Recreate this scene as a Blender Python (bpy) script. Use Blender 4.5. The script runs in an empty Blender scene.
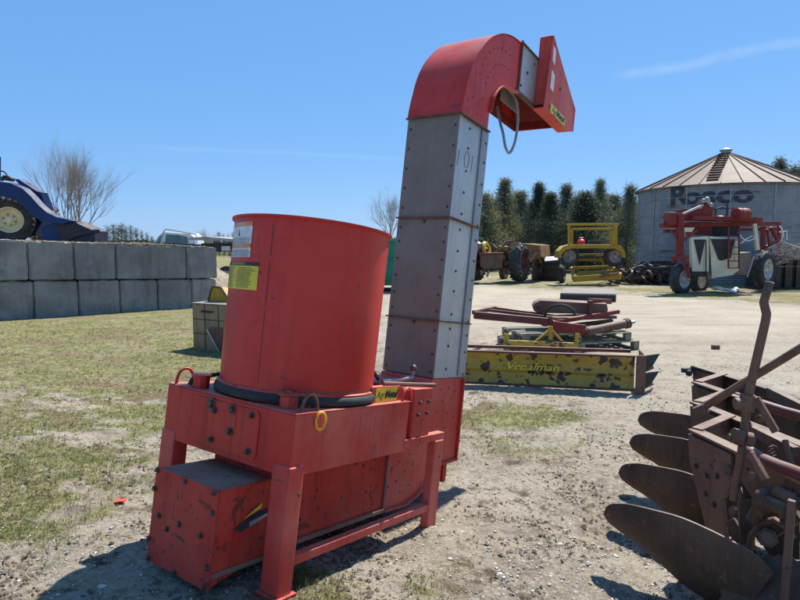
import bpy, bmesh, math, random
import numpy as np
from mathutils import Vector, Matrix, noise
random.seed(7)
PI=math.pi; rad=math.radians
S=bpy.context.scene; COL=S.collection
# ------------------------------------------------------------------ camera numbers (used to measure the place)
F=600.0; PIT=rad(5.24); CH=1.55
FW=Vector((0,math.cos(PIT),-math.sin(PIT))); UP=Vector((0,math.sin(PIT),math.cos(PIT)))
CAM=Vector((0,0,CH))
def sst(a,b,x):
    t=min(1,max(0,(x-a)/(b-a))); return t*t*(3-2*t)
def ray(px,py): return Vector((1,0,0))*((px-400)/F)+FW+UP*((300-py)/F)
def ter(x,y):
    p=-.103*(x+.541)-.1143*(y-2.497)
    return -.08+.17*math.tanh((p+.08)/.17)
def Y(px,py,y):                      # point at world distance y seen at that pixel
    r=ray(px,py); return CAM+r*(y/r.y)
def Dp(px,py,d): return CAM+ray(px,py)*d
def G(px,py):                        # ground point
    r=ray(px,py); lo,hi=.5,400
    for _ in range(60):
        m=(lo+hi)/2; q=CAM+r*m
        if q.z>ter(q.x,q.y): lo=m
        else: hi=m
    q=CAM+r*lo; return Vector((q.x,q.y,ter(q.x,q.y)))
# ------------------------------------------------------------------ materials
def nt(name,rough=.6,metal=0,spec=.5):
    m=bpy.data.materials.new(name); m.use_nodes=True; n=m.node_tree; b=n.nodes['Principled BSDF']
    b.inputs['Roughness'].default_value=rough; b.inputs['Metallic'].default_value=metal
    b.inputs['Specular IOR Level'].default_value=spec
    return m,n,b
def N(n,t,**k):
    x=n.nodes.new(t)
    for a,v in k.items(): setattr(x,a,v)
    return x
def noise_n(n,scale,det=4,rough=.6,vec=None,dist=0):
    x=N(n,'ShaderNodeTexNoise'); x.inputs['Scale'].default_value=scale; x.inputs['Detail'].default_value=det
    x.inputs['Roughness'].default_value=rough; x.inputs['Distortion'].default_value=dist
    if vec: n.links.new(vec,x.inputs['Vector'])
    return x.outputs['Fac']
def ramp(n,fac,a,b):
    r=N(n,'ShaderNodeMapRange'); r.interpolation_type='SMOOTHSTEP'
    n.links.new(fac,r.inputs['Value']); r.inputs['From Min'].default_value=a; r.inputs['From Max'].default_value=b
    return r.outputs['Result']
def mul(n,a,b,op='MULTIPLY'):
    r=N(n,'ShaderNodeMath',operation=op)
    for i,v in enumerate((a,b)):
        if isinstance(v,(int,float)): r.inputs[i].default_value=v
        else: n.links.new(v,r.inputs[i])
    return r.outputs[0]
def mix(n,fac,a,b):
    r=N(n,'ShaderNodeMix',data_type='RGBA')
    if isinstance(fac,(int,float)): r.inputs[0].default_value=fac
    else: n.links.new(fac,r.inputs[0])
    for i,v in ((6,a),(7,b)):
        if isinstance(v,(tuple,list)): r.inputs[i].default_value=(*v[:3],1)
        else: n.links.new(v,r.inputs[i])
    return r.outputs[2]
def bump(n,b,h,st=.3,d=.01):
    x=N(n,'ShaderNodeBump'); x.inputs['Strength'].default_value=st; x.inputs['Distance'].default_value=d
    n.links.new(h,x.inputs['Height']); n.links.new(x.outputs[0],b.inputs['Normal'])
def ocoord(n,sc=None,rot=None):
    t=N(n,'ShaderNodeTexCoord').outputs['Object']
    if sc:
        m=N(n,'ShaderNodeMapping'); m.inputs['Scale'].default_value=sc
        if rot: m.inputs['Rotation'].default_value=rot
        n.links.new(t,m.inputs['Vector']); return m.outputs[0]
    return t
def paint(name,c,c2=None,wear=(.09,.05,.04),wt=.70,rough=.45,s=1.0,scr=True,metal=0,bs=.08,big=2.2,so_=0,rn_=.42):
    """painted steel: faded patches, chips through to wear colour, thin scratches, light dents"""
    m,n,b=nt(name,rough,metal,.32); oc=ocoord(n); c2=c2 or tuple(min(1,x*1.25+.015) for x in c)
    base=mix(n,ramp(n,noise_n(n,big*s,5,.6,oc),.35,.68),c,c2)
    dk=mix(n,mul(n,ramp(n,noise_n(n,9*s,6,.7,oc),.5,.8),.45),base,tuple(x*.55 for x in c))
    rn=ocoord(n,(13,13,.9)); dk=mix(n,mul(n,ramp(n,noise_n(n,1.6,5,.6,rn,.3),.50,.68),rn_),dk,tuple(x*.45 for x in c))
    gl=N(n,'ShaderNodeNewGeometry'); sx=N(n,'ShaderNodeSeparateXYZ'); n.links.new(gl.outputs['Normal'],sx.inputs[0])
    dk=mix(n,mul(n,mul(n,ramp(n,sx.outputs[2],.5,.95),ramp(n,noise_n(n,5*s,6,.7,oc),.3,.6)),.5),dk,(.30,.24,.18))
    chip=ramp(n,noise_n(n,16*s,8,.72,oc,.4),wt,wt+.035)
    col=mix(n,chip,dk,wear)
    if scr:
        v=ocoord(n,(3*s,22*s,2.2*s),(.5,.9,.3)); k=ramp(n,noise_n(n,2.4,4,.55,v,.9),.675-so_,.70-so_)
        v2=ocoord(n,(20*s,3*s,6*s),(.2,-.6,.8)); k2=ramp(n,noise_n(n,2.0,4,.55,v2,.8),.68-so_,.705-so_)
        col=mix(n,mul(n,mul(n,k,k2,'MAXIMUM'),.7),col,wear)
    n.links.new(col,b.inputs['Base Color'])
    rr=N(n,'ShaderNodeMapRange'); n.links.new(noise_n(n,6*s,5,.6,oc),rr.inputs['Value'])
    rr.inputs['To Min'].default_value=rough-.14; rr.inputs['To Max'].default_value=rough+.2
    n.links.new(rr.outputs[0],b.inputs['Roughness'])
    bump(n,b,noise_n(n,3.2*s,4,.5,oc),bs,.03)
    return m
def plain(name,c,rough=.7,c2=None,s=8,metal=0,bs=.3,bd=.005,hi=(.35,.65)):
    m,n,b=nt(name,rough,metal); oc=ocoord(n); c2=c2 or tuple(x*.6 for x in c)
    f=noise_n(n,s,6,.65,oc)
    n.links.new(mix(n,ramp(n,f,*hi),c,c2),b.inputs['Base Color'])
    if bs: bump(n,b,noise_n(n,s*3,5,.6,oc),bs,bd)
    return m
def galv(name,c,c2,rust=(.16,.08,.05),rt=.68,rough=.42,metal=.35,s=3):
    m,n,b=nt(name,rough,metal); oc=ocoord(n)
    col=mix(n,ramp(n,noise_n(n,s,6,.65,oc),.3,.7),c,c2)
    vo=N(n,'ShaderNodeTexVoronoi'); vo.inputs['Scale'].default_value=s*14; n.links.new(oc,vo.inputs['Vector'])
    col=mix(n,mul(n,vo.outputs['Color'],.18),col,tuple(x*.6 for x in c))
    st=ocoord(n,(9,9,.7)); col=mix(n,mul(n,ramp(n,noise_n(n,2,4,.6,st),.5,.75),.35),col,tuple(x*.55 for x in c2))
    col=mix(n,ramp(n,noise_n(n,s*3,7,.7,oc),rt,rt+.08),col,rust)
    n.links.new(col,b.inputs['Base Color']); bump(n,b,noise_n(n,s*2,4,.5,oc),.1,.02)
    return m
RED=(.52,.026,.017)
M={}
M['red']=paint('red_paint',RED,(.60,.050,.035),(.10,.035,.03),.69,.42)
M['red_drum']=paint('red_drum_paint',(.50,.022,.015),(.60,.050,.036),(.10,.04,.04),.72,.40,.6,bs=.22,rn_=.16)
M['red_pink']=paint('faded_red_paint',(.55,.050,.034),(.62,.13,.095),(.16,.06,.05),.70,.5)
M['red_worn']=paint('worn_red_paint',(.45,.025,.017),(.53,.06,.04),(.06,.03,.022),.60,.52,1.4,so_=.035)
M['red_shade']=paint('shaded_inner_red',(.16,.012,.012),(.22,.03,.025),(.05,.03,.025),.6,.7)  # darkened red: the shade inside the hood is put into the colour
M['dusty']=paint('dusty_plate',(.22,.09,.065),(.27,.16,.12),(.09,.05,.04),.6,.85,1.5)
M['bolt']=plain('rusty_bolt_steel',(.16,.11,.09),.5,(.07,.04,.03),60,.5)
M['black']=plain('black_rubber',(.018,.018,.02),.75,(.035,.033,.03),12)
M['tyre']=plain('tyre_rubber',(.022,.022,.024),.8,(.06,.055,.05),5,bs=.5)
M['brown_panel']=galv('brown_stained_steel',(.19,.15,.115),(.245,.20,.16),(.11,.06,.04),.70,.55,.15)
M['galv']=galv('galvanised_steel',(.40,.42,.42),(.50,.52,.52),(.18,.10,.07),.76,.40,.35)
M['galv_dark']=galv('dull_galvanised_steel',(.26,.27,.28),(.36,.37,.38),(.15,.09,.06),.70,.45,.3)
M['rustedge']=plain('rusty_flange',(.17,.08,.05),.8,(.09,.045,.035),20)
M['rust']=paint('rusty_iron',(.125,.066,.045),(.19,.105,.07),(.05,.028,.02),.6,.62,1.2,scr=False,bs=.3)
M['darksteel']=paint('dark_plough_steel',(.060,.038,.028),(.115,.070,.048),(.17,.08,.045),.60,.6,1.2,bs=.25)
M['polish']=plain('worn_bright_steel',(.55,.53,.50),.3,(.35,.3,.27),20,.8)
M['white']=plain('white_label',(.75,.74,.72),.5,(.6,.58,.56),20,bs=0)
M['ylabel']=plain('yellow_label',(.75,.60,.03),.45,(.6,.45,.03),10,bs=0)
M['olabel']=plain('orange_label',(.75,.20,.05),.5,(.7,.25,.08),20,bs=0)
M['ink']=plain('black_ink',(.02,.02,.02),.5,(.03,.03,.03),20,bs=0)
M['yring']=plain('yellow_ring_plastic',(.80,.42,.02),.4,(.7,.33,.02),20)
M['yellow']=paint('chipped_yellow_paint',(.52,.36,.035),(.46,.31,.05),(.055,.025,.025),.6,.5,.42,scr=False)
def chipped(name,c,c2,wear,sc,th):
    m,n,b=nt(name,.5); oc=ocoord(n)
    base=mix(n,ramp(n,noise_n(n,2,5,.6,oc),.35,.65),c,c2)
    base=mix(n,mul(n,ramp(n,noise_n(n,11,6,.7,oc),.5,.75),.5),base,tuple(x*.5 for x in c))
    vo=N(n,'ShaderNodeTexVoronoi'); vo.inputs['Scale'].default_value=sc; vo.inputs['Randomness'].default_value=1
    nz=N(n,'ShaderNodeTexNoise'); nz.inputs['Scale'].default_value=sc*1.6; nz.inputs['Detail'].default_value=5; n.links.new(oc,nz.inputs['Vector'])
    vm=N(n,'ShaderNodeVectorMath',operation='MULTIPLY_ADD'); n.links.new(nz.outputs['Color'],vm.inputs[0]); vm.inputs[1].default_value=(.16,.16,.16); n.links.new(oc,vm.inputs[2]); n.links.new(vm.outputs[0],vo.inputs['Vector'])
    sp=N(n,'ShaderNodeSeparateColor'); n.links.new(vo.outputs['Color'],sp.inputs[0])
    rr=mul(n,sp.outputs[0],th); k=ramp(n,mul(n,rr,vo.outputs['Distance'],'SUBTRACT'),.0,.03)
    k2=ramp(n,noise_n(n,sc*1.1,6,.65,oc,.3),.60,.625)
    col=mix(n,mul(n,k,k2,'MAXIMUM'),base,wear); n.links.new(col,b.inputs['Base Color']); bump(n,b,k,.2,.004); return m
M['yellow']=chipped('chipped_yellow_paint',(.42,.285,.03),(.33,.22,.035),(.05,.024,.022),8.5,.62)
M['wornlet']=chipped('worn_letter_paint',(.68,.55,.05),(.55,.44,.06),(.10,.06,.03),16,.35)
M['navy']=paint('dark_navy_bucket',(.015,.022,.045),(.035,.032,.035),(.08,.05,.035),.6,.5,.8,scr=False)
M['dirtyrim']=plain('dirty_wheel_paint',(.40,.36,.30),.6,(.16,.10,.07),7)
M['yel2']=paint('yellow_machine_paint',(.46,.28,.018),(.38,.22,.02),(.12,.06,.03),.66,.5,.8,scr=False)
M['rustyel']=paint('rusty_orange_paint',(.32,.18,.05),(.20,.105,.045),(.09,.04,.025),.55,.65,1.0,scr=False)
M['blue']=paint('blue_machine_paint',(.003,.024,.10),(.006,.035,.14),(.03,.03,.04),.70,.4,.6,scr=False)
M['green']=paint('green_container_paint',(.01,.16,.09),(.015,.2,.12),(.05,.05,.03),.7,.5,.6,scr=False)
M['cream']=paint('cream_paint',(.60,.54,.38),(.68,.63,.47),(.2,.12,.08),.7,.5,.8,scr=False)
M['creamrim']=plain('cream_wheel_paint',(.86,.74,.42),.5,(.70,.58,.33),5)
M['whiterim']=plain('white_wheel_paint',(.68,.66,.62),.5,(.40,.33,.27),9)
M['dred']=paint('dull_red_paint',(.17,.018,.016),(.23,.035,.03),(.10,.05,.04),.6,.55,.8,scr=False)
M['maroon']=paint('maroon_beam_paint',(.105,.028,.028),(.15,.045,.04),(.09,.045,.035),.6,.5,1.0,scr=False)
M['glass']=plain('window_glass',(.05,.09,.11),.08,(.08,.14,.17),2,bs=0)
M['whitebody']=plain('white_truck_paint',(.62,.68,.70),.35,(.5,.56,.6),3,bs=0)
M['sheet']=plain('grey_sheet',(.22,.21,.20),.7,(.32,.31,.29),4)
M['bark']=plain('grey_bark',(.27,.23,.20),.9,(.16,.135,.12),6)
M['barkd']=plain('brown_bark',(.12,.09,.07),.9,(.07,.05,.04),6)
def wood(name,c,c2,board=.14):
    m,n,b=nt(name,.85); v=ocoord(n,(1,1,1)); w=ocoord(n,(18,18,2.0),(0,0,0))
    col=mix(n,ramp(n,noise_n(n,1.6,6,.6,w,.4),.35,.65),c,c2)
    col=mix(n,mul(n,ramp(n,noise_n(n,3,5,.6,v),.5,.75),.5),col,tuple(x*.5 for x in c))
    n.links.new(col,b.inputs['Base Color']); bump(n,b,noise_n(n,2,4,.6,w),.4,.01); return m
M['pallet']=wood('weathered_pallet_wood',(.20,.18,.13),(.30,.27,.20))
M['crate']=wood('brown_crate_wood',(.27,.17,.09),(.37,.25,.14))
M['board']=wood('grey_board_wood',(.16,.14,.12),(.25,.22,.19))
def concrete():
    m,n,b=nt('weathered_concrete',.9); oc=N(n,'ShaderNodeNewGeometry').outputs['Position']; oi=N(n,'ShaderNodeObjectInfo')
    col=mix(n,ramp(n,noise_n(n,.9,6,.65,oc),.35,.65),(.21,.20,.18),(.32,.305,.275))
    mp=N(n,'ShaderNodeMapping'); mp.inputs['Scale'].default_value=(5,5,.6); n.links.new(oc,mp.inputs['Vector'])
    col=mix(n,mul(n,ramp(n,noise_n(n,1.2,5,.7,mp.outputs[0]),.48,.7),.55),col,(.095,.085,.072))
    col=mix(n,mul(n,ramp(n,noise_n(n,7,6,.7,oc),.6,.75),.6),col,(.34,.33,.30))
    col=mix(n,mul(n,oi.outputs['Random'],.40),col,(.13,.125,.118)); col=mix(n,mul(n,ramp(n,noise_n(n,2.2,5,.6,oc),.55,.68),.5),col,(.36,.345,.31))
    vo=N(n,'ShaderNodeTexVoronoi'); vo.inputs['Scale'].default_value=22; n.links.new(oc,vo.inputs['Vector']); col=mix(n,ramp(n,vo.outputs['Distance'],.12,.06),col,(.07,.065,.06))
    n.links.new(col,b.inputs['Base Color']); bump(n,b,noise_n(n,14,8,.7,oc),.8,.03); return m
M['concrete']=concrete()
def leafmat(name,a,bc,tr=.25):
    m,n,b=nt(name,.7,0,.3); g=N(n,'ShaderNodeNewGeometry'); 
    col=mix(n,g.outputs['Random Per Island'],a,bc)
    col=mix(n,ramp(n,noise_n(n,.55,4,.6,g.outputs['Position']),.35,.65),col,tuple((x+y)*.3 for x,y in zip(a,bc)))
    n.links.new(col,b.inputs['Base Color'])
    t=N(n,'ShaderNodeBsdfTranslucent'); n.links.new(col,t.inputs['Color'])
    ms=N(n,'ShaderNodeMixShader'); ms.inputs[0].default_value=tr
    n.links.new(b.outputs[0],ms.inputs[1]); n.links.new(t.outputs[0],ms.inputs[2])
    n.links.new(ms.outputs[0],n.nodes['Material Output'].inputs['Surface']); return m
M['leafA']=leafmat('dark_evergreen_needles',(.05,.075,.045),(.125,.15,.085))
M['leafB']=leafmat('olive_evergreen_needles',(.16,.17,.08),(.30,.29,.15))
M['leafC']=leafmat('grey_green_needles',(.12,.15,.10),(.26,.28,.18))
M['leafR']=leafmat('dry_brown_leaves',(.16,.07,.04),(.25,.12,.07))
M['grassm']=leafmat('grass_blades',(.09,.125,.025),(.27,.24,.09),.3)
M['straw']=leafmat('dry_straw',(.34,.27,.15),(.46,.38,.23),.2)
def stonemat():
    m,n,b=nt('gravel_stones',.85); g=N(n,'ShaderNodeNewGeometry')
    c=mix(n,ramp(n,g.outputs['Random Per Island'],.2,.9),(.25,.225,.19),(.47,.44,.39))
    n.links.new(c,b.inputs['Base Color']); return m
M['stone']=stonemat()
def groundmat():
    m,n,b=nt('ground_gravel_and_grass',.95,0,.2)
    pos=N(n,'ShaderNodeNewGeometry').outputs['Position']
    ag=N(n,'ShaderNodeAttribute'); ag.attribute_name='grass'; ar=N(n,'ShaderNodeAttribute'); ar.attribute_name='road'
    vo=N(n,'ShaderNodeTexVoronoi'); vo.inputs['Scale'].default_value=55; n.links.new(pos,vo.inputs['Vector'])
    sp=N(n,'ShaderNodeSeparateColor'); n.links.new(vo.outputs['Color'],sp.inputs[0])
    vo2=N(n,'ShaderNodeTexVoronoi'); vo2.inputs['Scale'].default_value=24; n.links.new(pos,vo2.inputs['Vector'])
    sp2=N(n,'ShaderNodeSeparateColor'); n.links.new(vo2.outputs['Color'],sp2.inputs[0])
    gr=mix(n,ramp(n,noise_n(n,1.3,7,.7,pos),.35,.65),(.265,.215,.150),(.42,.36,.275))
    gr=mix(n,mul(n,ramp(n,sp.outputs[0],.45,1),.55),gr,(.47,.44,.39))
    gr=mix(n,mul(n,ramp(n,sp2.outputs[1],.7,.95),.45),gr,(.15,.125,.10))
    gr=mix(n,ramp(n,noise_n(n,3.7,8,.78,pos),.53,.62),gr,(.125,.090,.060))
    gr=mix(n,ramp(n,noise_n(n,22,8,.8,pos),.56,.66),gr,(.13,.105,.08))
    rd=mix(n,ramp(n,noise_n(n,.6,6,.65,pos),.3,.7),(.37,.315,.235),(.46,.40,.31))
    rd=mix(n,mul(n,ramp(n,noise_n(n,5,6,.7,pos),.55,.75),.5),rd,(.27,.23,.18))
    st=N(n,'ShaderNodeMapping'); st.inputs['Scale'].default_value=(.25,2.2,1); st.inputs['Rotation'].default_value=(0,0,.12); n.links.new(pos,st.inputs['Vector'])
    rd=mix(n,mul(n,ramp(n,noise_n(n,1.1,5,.6,st.outputs[0]),.5,.66),.45),rd,(.26,.22,.165))
    gs=mix(n,ramp(n,noise_n(n,2.6,7,.75,pos),.38,.62),(.10,.128,.026),(.22,.205,.075))
    gs=mix(n,ramp(n,noise_n(n,13,7,.8,pos),.50,.60),gs,(.36,.305,.18))
    gs=mix(n,ramp(n,noise_n(n,1.1,6,.7,pos),.50,.66),gs,(.27,.22,.13))
    gs=mix(n,ramp(n,noise_n(n,9,7,.8,pos),.54,.63),gs,(.095,.070,.045))
    gs=mix(n,ramp(n,noise_n(n,28,6,.8,pos),.55,.63),gs,(.34,.29,.19))
    ms_=N(n,'ShaderNodeMapping'); ms_.inputs['Scale'].default_value=(.55,1.2,1); n.links.new(pos,ms_.inputs['Vector'])
    gs=mix(n,mul(n,ramp(n,noise_n(n,1.0,8,.75,ms_.outputs[0],.3),.52,.59),.85),gs,(.20,.145,.085))
    gs=mix(n,mul(n,ramp(n,noise_n(n,.7,7,.75,pos,.2),.42,.34),.6),gs,(.33,.29,.19))
    base=mix(n,ar.outputs['Fac'],gr,rd)
    nf=mul(n,mul(n,noise_n(n,6,7,.75,pos),-.5,'ADD'),1.1)
    fac=ramp(n,mul(n,ag.outputs['Fac'],nf,'ADD'),.36,.60)
    col=mix(n,fac,base,gs)
    n.links.new(col,b.inputs['Base Color'])
    h=mul(n,mul(n,noise_n(n,30,8,.75,pos),1.0),mul(n,sp.outputs[1],.35),'ADD')
    bump(n,b,h,1.0,.03); return m
M['ground']=groundmat()
# ------------------------------------------------------------------ mesh builder
class MB:
    def __init__(s): s.v=[]; s.f=[]; s.st=[]
    def add(s,v,f,T=None):
        o=len(s.v); s.st.append((o,len(s.f))); s.v+= [tuple(T@Vector(p)) if T else tuple(p) for p in v]; s.f+=[tuple(o+i for i in q) for q in f]; return s
    def box(s,x0,x1,y0,y1,z0,z1,T=None):
        v=[(x,y,z) for z in (z0,z1) for y in (y0,y1) for x in (x0,x1)]
        return s.add(v,[(0,2,3,1),(4,5,7,6),(0,1,5,4),(2,6,7,3),(0,4,6,2),(1,3,7,5)],T)
    def obox(s,a,b,w,h,up=(0,0,1)):       # bar from a to b, width w (sideways) and height h (along up)
        a=Vector(a);b=Vector(b);d=(b-a).normalized();u=Vector(up);sd=d.cross(u)
        if sd.length<1e-4: sd=d.cross(Vector((1,0,0)))
        sd.normalize();u=sd.cross(d).normalized()
        v=[p+sd*i*w/2+u*j*h/2 for p in (a,b) for (i,j) in ((-1,-1),(1,-1),(1,1),(-1,1))]
        return s.add(v,[(0,1,2,3),(4,7,6,5),(0,4,5,1),(1,5,6,2),(2,6,7,3),(3,7,4,0)])
    def prism(s,poly,ax,a0,a1,T=None):
        def P(p,a):
            q=list(p); q.insert(ax,a); return q
        n=len(poly); v=[P(p,a0) for p in poly]+[P(p,a1) for p in poly]
        return s.add(v,[tuple(range(n)),tuple(range(2*n-1,n-1,-1))]+[(i,(i+1)%n,n+(i+1)%n,n+i) for i in range(n)],T)
    def tube(s,pts,r,seg=8,closed=False,T=None):
        pts=[Vector(p) for p in pts]; n=len(pts); rs=r if isinstance(r,(list,tuple)) else [r]*n; v=[]; f=[]; pu=None
        for i,p in enumerate(pts):
            a=pts[(i-1)%n] if (closed or i>0) else p; b=pts[(i+1)%n] if (closed or i<n-1) else p
            d=(b-a).normalized()
            if pu is None: u=d.orthogonal().normalized()
            else:
                u=pu-d*pu.dot(d); u=u.normalized() if u.length>1e-6 else d.orthogonal().normalized()
            pu=u; w=d.cross(u)
            v+=[p+(u*math.cos(2*PI*k/seg)+w*math.sin(2*PI*k/seg))*rs[i] for k in range(seg)]
        for i in range(n if closed else n-1):
            j=(i+1)%n; f+=[(i*seg+k,i*seg+(k+1)%seg,j*seg+(k+1)%seg,j*seg+k) for k in range(seg)]
        if not closed: f+=[tuple(range(seg-1,-1,-1)),tuple((n-1)*seg+k for k in range(seg))]
        return s.add(v,f,T)
    def lathe(s,prof,c,ax,seg=32,closed=False,cap=True):   # prof: (radius, height along ax)
        ax=Vector(ax).normalized(); u=ax.orthogonal().normalized() if abs(ax.z)<.9 else Vector((1,0,0)); u=(u-ax*u.dot(ax)).normalized(); w=ax.cross(u); c=Vector(c)
        v=[]; n=len(prof); f=[]
        for (r,h) in prof: v+=[c+ax*h+(u*math.cos(2*PI*k/seg)+w*math.sin(2*PI*k/seg))*r for k in range(seg)]
        for i in range(n if closed else n-1):
            j=(i+1)%n; f+=[(i*seg+k,i*seg+(k+1)%seg,j*seg+(k+1)%seg,j*seg+k) for k in range(seg)]
        if not closed and cap:
            if prof[0][0]>1e-6: f.append(tuple(range(seg-1,-1,-1)))
            if prof[-1][0]>1e-6: f.append(tuple((n-1)*seg+k for k in range(seg)))
        return s.add(v,f)
    def cyl(s,a,b,r,seg=16,r2=None):
        a=Vector(a);b=Vector(b); return s.lathe([(r,0),(r if r2 is None else r2,(b-a).length)],a,b-a,seg)
    def ball(s,c,r,seg=12,sc=(1,1,1)):
        v=[];f=[];m=seg//2
        for i in range(m+1):
            t=PI*i/m
            for k in range(seg): v.append((c[0]+r*sc[0]*math.sin(t)*math.cos(2*PI*k/seg),c[1]+r*sc[1]*math.sin(t)*math.sin(2*PI*k/seg),c[2]+r*sc[2]*math.cos(t)))
        for i in range(m): f+=[(i*seg+k,(i+1)*seg+k,(i+1)*seg+(k+1)%seg,i*seg+(k+1)%seg) for k in range(seg)]
        return s.add(v,f)
    def bolt(s,c,nrm,r=.012,h=.012):
        c=Vector(c); nrm=Vector(nrm).normalized()
        return s.lathe([(r*1.35,-.002),(r*1.35,h*.25),(r,h*.27),(r,h*.8),(r*.7,h)],c,nrm,8)
def build(mb,name,mat,parent=None,bevel=0,smooth=True,noclean=False,ang=35):
    me=bpy.data.meshes.new(name)
    off=parent.get('_o') if parent is not None else None
    v=mb.v
    if off is not None: v=[(a-off[0],b-off[1],c-off[2]) for a,b,c in v]
    me.from_pydata(v,[],mb.f); me.update()
    if not noclean:
        bm=bmesh.new(); bm.from_mesh(me); bmesh.ops.remove_doubles(bm,verts=bm.verts,dist=1e-6); bmesh.ops.recalc_face_normals(bm,faces=bm.faces); bm.to_mesh(me); bm.free()
    if smooth:
        me.shade_smooth(); me.set_sharp_from_angle(angle=rad(ang))
    me.materials.append(M[mat] if isinstance(mat,str) else mat)
    o=bpy.data.objects.new(name,me); COL.objects.link(o)
    if parent is not None: o.parent=parent
    if off is not None: o['_o']=tuple(off)
    if bevel:
        b=o.modifiers.new('bevel','BEVEL'); b.width=bevel; b.segments=2; b.limit_method='ANGLE'; b.angle_limit=rad(40)
    return o
def beach(mb,name,mat,parent=None,bevel=0,**k):      # every primitive of the builder becomes its own part
    r=[]; st=mb.st+[(len(mb.v),len(mb.f))]
    for (v0,f0),(v1,f1) in zip(st[:-1],st[1:]):
        q=MB(); q.v=mb.v[v0:v1]; q.f=[tuple(i-v0 for i in f) for f in mb.f[f0:f1]]; r.append(build(q,name,mat,parent,bevel,**k))
    return r
def tag(o,label=None,cat=None,group=None,kind=None):
    if label: o['label']=label
    if cat: o['category']=cat
    if group: o['group']=group
    if kind: o['kind']=kind
    return o
def thing(name,label,cat,loc,group=None,keep=True):   # keep: parts are given in world coordinates
    o=bpy.data.objects.new(name,None); COL.objects.link(o); o.location=loc; o.empty_display_size=.2
    if keep: o['_o']=tuple(loc)
    return tag(o,label,cat,group)
def solo(mb,name,mat,label,cat,group=None,kind=None,**k):   # a thing that is one mesh; origin at its base
    xs=np.array(mb.v); c=((xs[:,0].min()+xs[:,0].max())/2,(xs[:,1].min()+xs[:,1].max())/2,xs[:,2].min())
    c=tuple(float(q) for q in c)
    mb.v=[(a-c[0],b-c[1],d-c[2]) for a,b,d in mb.v]
    o=build(mb,name,mat,None,**k); o.location=c; return tag(o,label,cat,group,kind)
def textmb(s,size,fn,ext=.002,shear=0,bold=0,sx=1):
    """flat lettering laid on a surface: fn(x,y,z)->point"""
    cu=bpy.data.curves.new('lettering','FONT'); cu.body=s; cu.size=size; cu.extrude=ext; cu.shear=shear; cu.offset=bold; cu.align_x='CENTER'; cu.align_y='CENTER'
    cu.resolution_u=4
    o=bpy.data.objects.new('lettering_tmp',cu); COL.objects.link(o); bpy.context.view_layer.update()
    dg=bpy.context.evaluated_depsgraph_get(); me=bpy.data.meshes.new_from_object(o.evaluated_get(dg))
    mb=MB(); mb.v=[tuple(fn(v.co.x*sx,v.co.y,v.co.z)) for v in me.vertices]; mb.f=[tuple(p.vertices) for p in me.polygons]
    bpy.data.objects.remove(o); bpy.data.curves.remove(cu); bpy.data.meshes.remove(me); return mb
# ================================================================== SETTING
def road_f(x,y):
    n=noise.noise(Vector((x*.25,y*.25,3)))*1.2
    ed=max(16.5,27-1.1*(x-3.6)); a=sst(10.5,13.5,y+n)*(1-sst(-1.2,.6,y+n*.8-ed)); a*=sst(-2.5,1.5,x+n)
    b=sst(1.2,3.5,x+n)*.55*sst(2.5,5,y)*(1-sst(13,14,y))
    return max(a,b)
def grass_f(x,y):
    v=Vector((x,y,0)); n1=noise.noise(v*.55+Vector((5,1,0))); n2=noise.noise(v*1.7+Vector((1,9,0))); n3=noise.noise(v*4.5)
    n=n1*.55+n2*.35+n3*.22
    L=sst(.15,1.7,-(x+.55)-.12*(y-2.5)); far=sst(-.8,.6,y+n-max(16.5,27-1.1*(x-3.6)))*.78
    near=(1-sst(1.9,2.9,y+.35*(x+2)))*.30
    g=L*(.66+n*.55+.22*n3)-near*L
    # bare strip across the lawn
    g-=.22*math.exp(-((y-5.0-.25*(x+3)+n1*1.3)/.38)**2)*L
    g+=.10*L*sst(6,9,y)
    r=(1-L)*(.14+n*.85)*(1-road_f(x,y))
    r+=.34*math.exp(-(((x-.9)/1.2)**2+((y-6.2)/.55)**2))+.35*math.exp(-(((x-.95)/.35)**2+((y-3.85)/.12)**2))+.3*math.exp(-(((x-1.8)/.5)**2+((y-5.1)/.4)**2))
    r+=.12*math.exp(-(((x-.25)/.25)**2+((y-2.75)/.15)**2))
    return max(0,min(1,max(g,r,far*(.75+n))))
def bumpz(x,y):
    d=math.hypot(x,y); a=1/(1+(d/14)**2)
    v=Vector((x,y,0)); g=.020*noise.noise(v*1.1)+.016*noise.noise(v*3.3)+.013*noise.noise(v*9)+(.013*noise.noise(v*19)+.006*noise.noise(v*41) if d<10 else 0)
    return g*a*(1.0)
def axis(lo,hi,step,far,gr):
    a=list(np.arange(lo,hi+1e-6,step)); s=step; x=hi
    while x<far: s*=gr; x+=s; a.append(x)
    s=step; x=lo
    while x>-far: s*=gr; x-=s; a.insert(0,x)
    return a
xs=axis(-4.2,3.6,.04,900,1.055); ys=axis(1.4,7.0,.04,900,1.055)
nx,ny=len(xs),len(ys); V=np.zeros((ny,nx,3)); ga=np.zeros((ny,nx)); ra=np.zeros((ny,nx))
for j,y in enumerate(ys):
    for i,x in enumerate(xs):
        V[j,i]=(x,y,ter(x,y)+(bumpz(x,y) if abs(x)<40 and -5<y<60 else 0))
        ga[j,i]=grass_f(x,y) if -60<x<60 and -5<y<90 else .6; ra[j,i]=road_f(x,y) if -60<x<60 and -5<y<60 else 0
me=bpy.data.meshes.new('ground'); idx=np.arange(nx*ny).reshape(ny,nx)
q=np.stack([idx[:-1,:-1],idx[:-1,1:],idx[1:,1:],idx[1:,:-1]],-1).reshape(-1,4)
me.vertices.add(nx*ny); me.vertices.foreach_set('co',V.reshape(-1)); me.loops.add(q.size); me.loops.foreach_set('vertex_index',q.reshape(-1).astype(np.int32))
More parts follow.
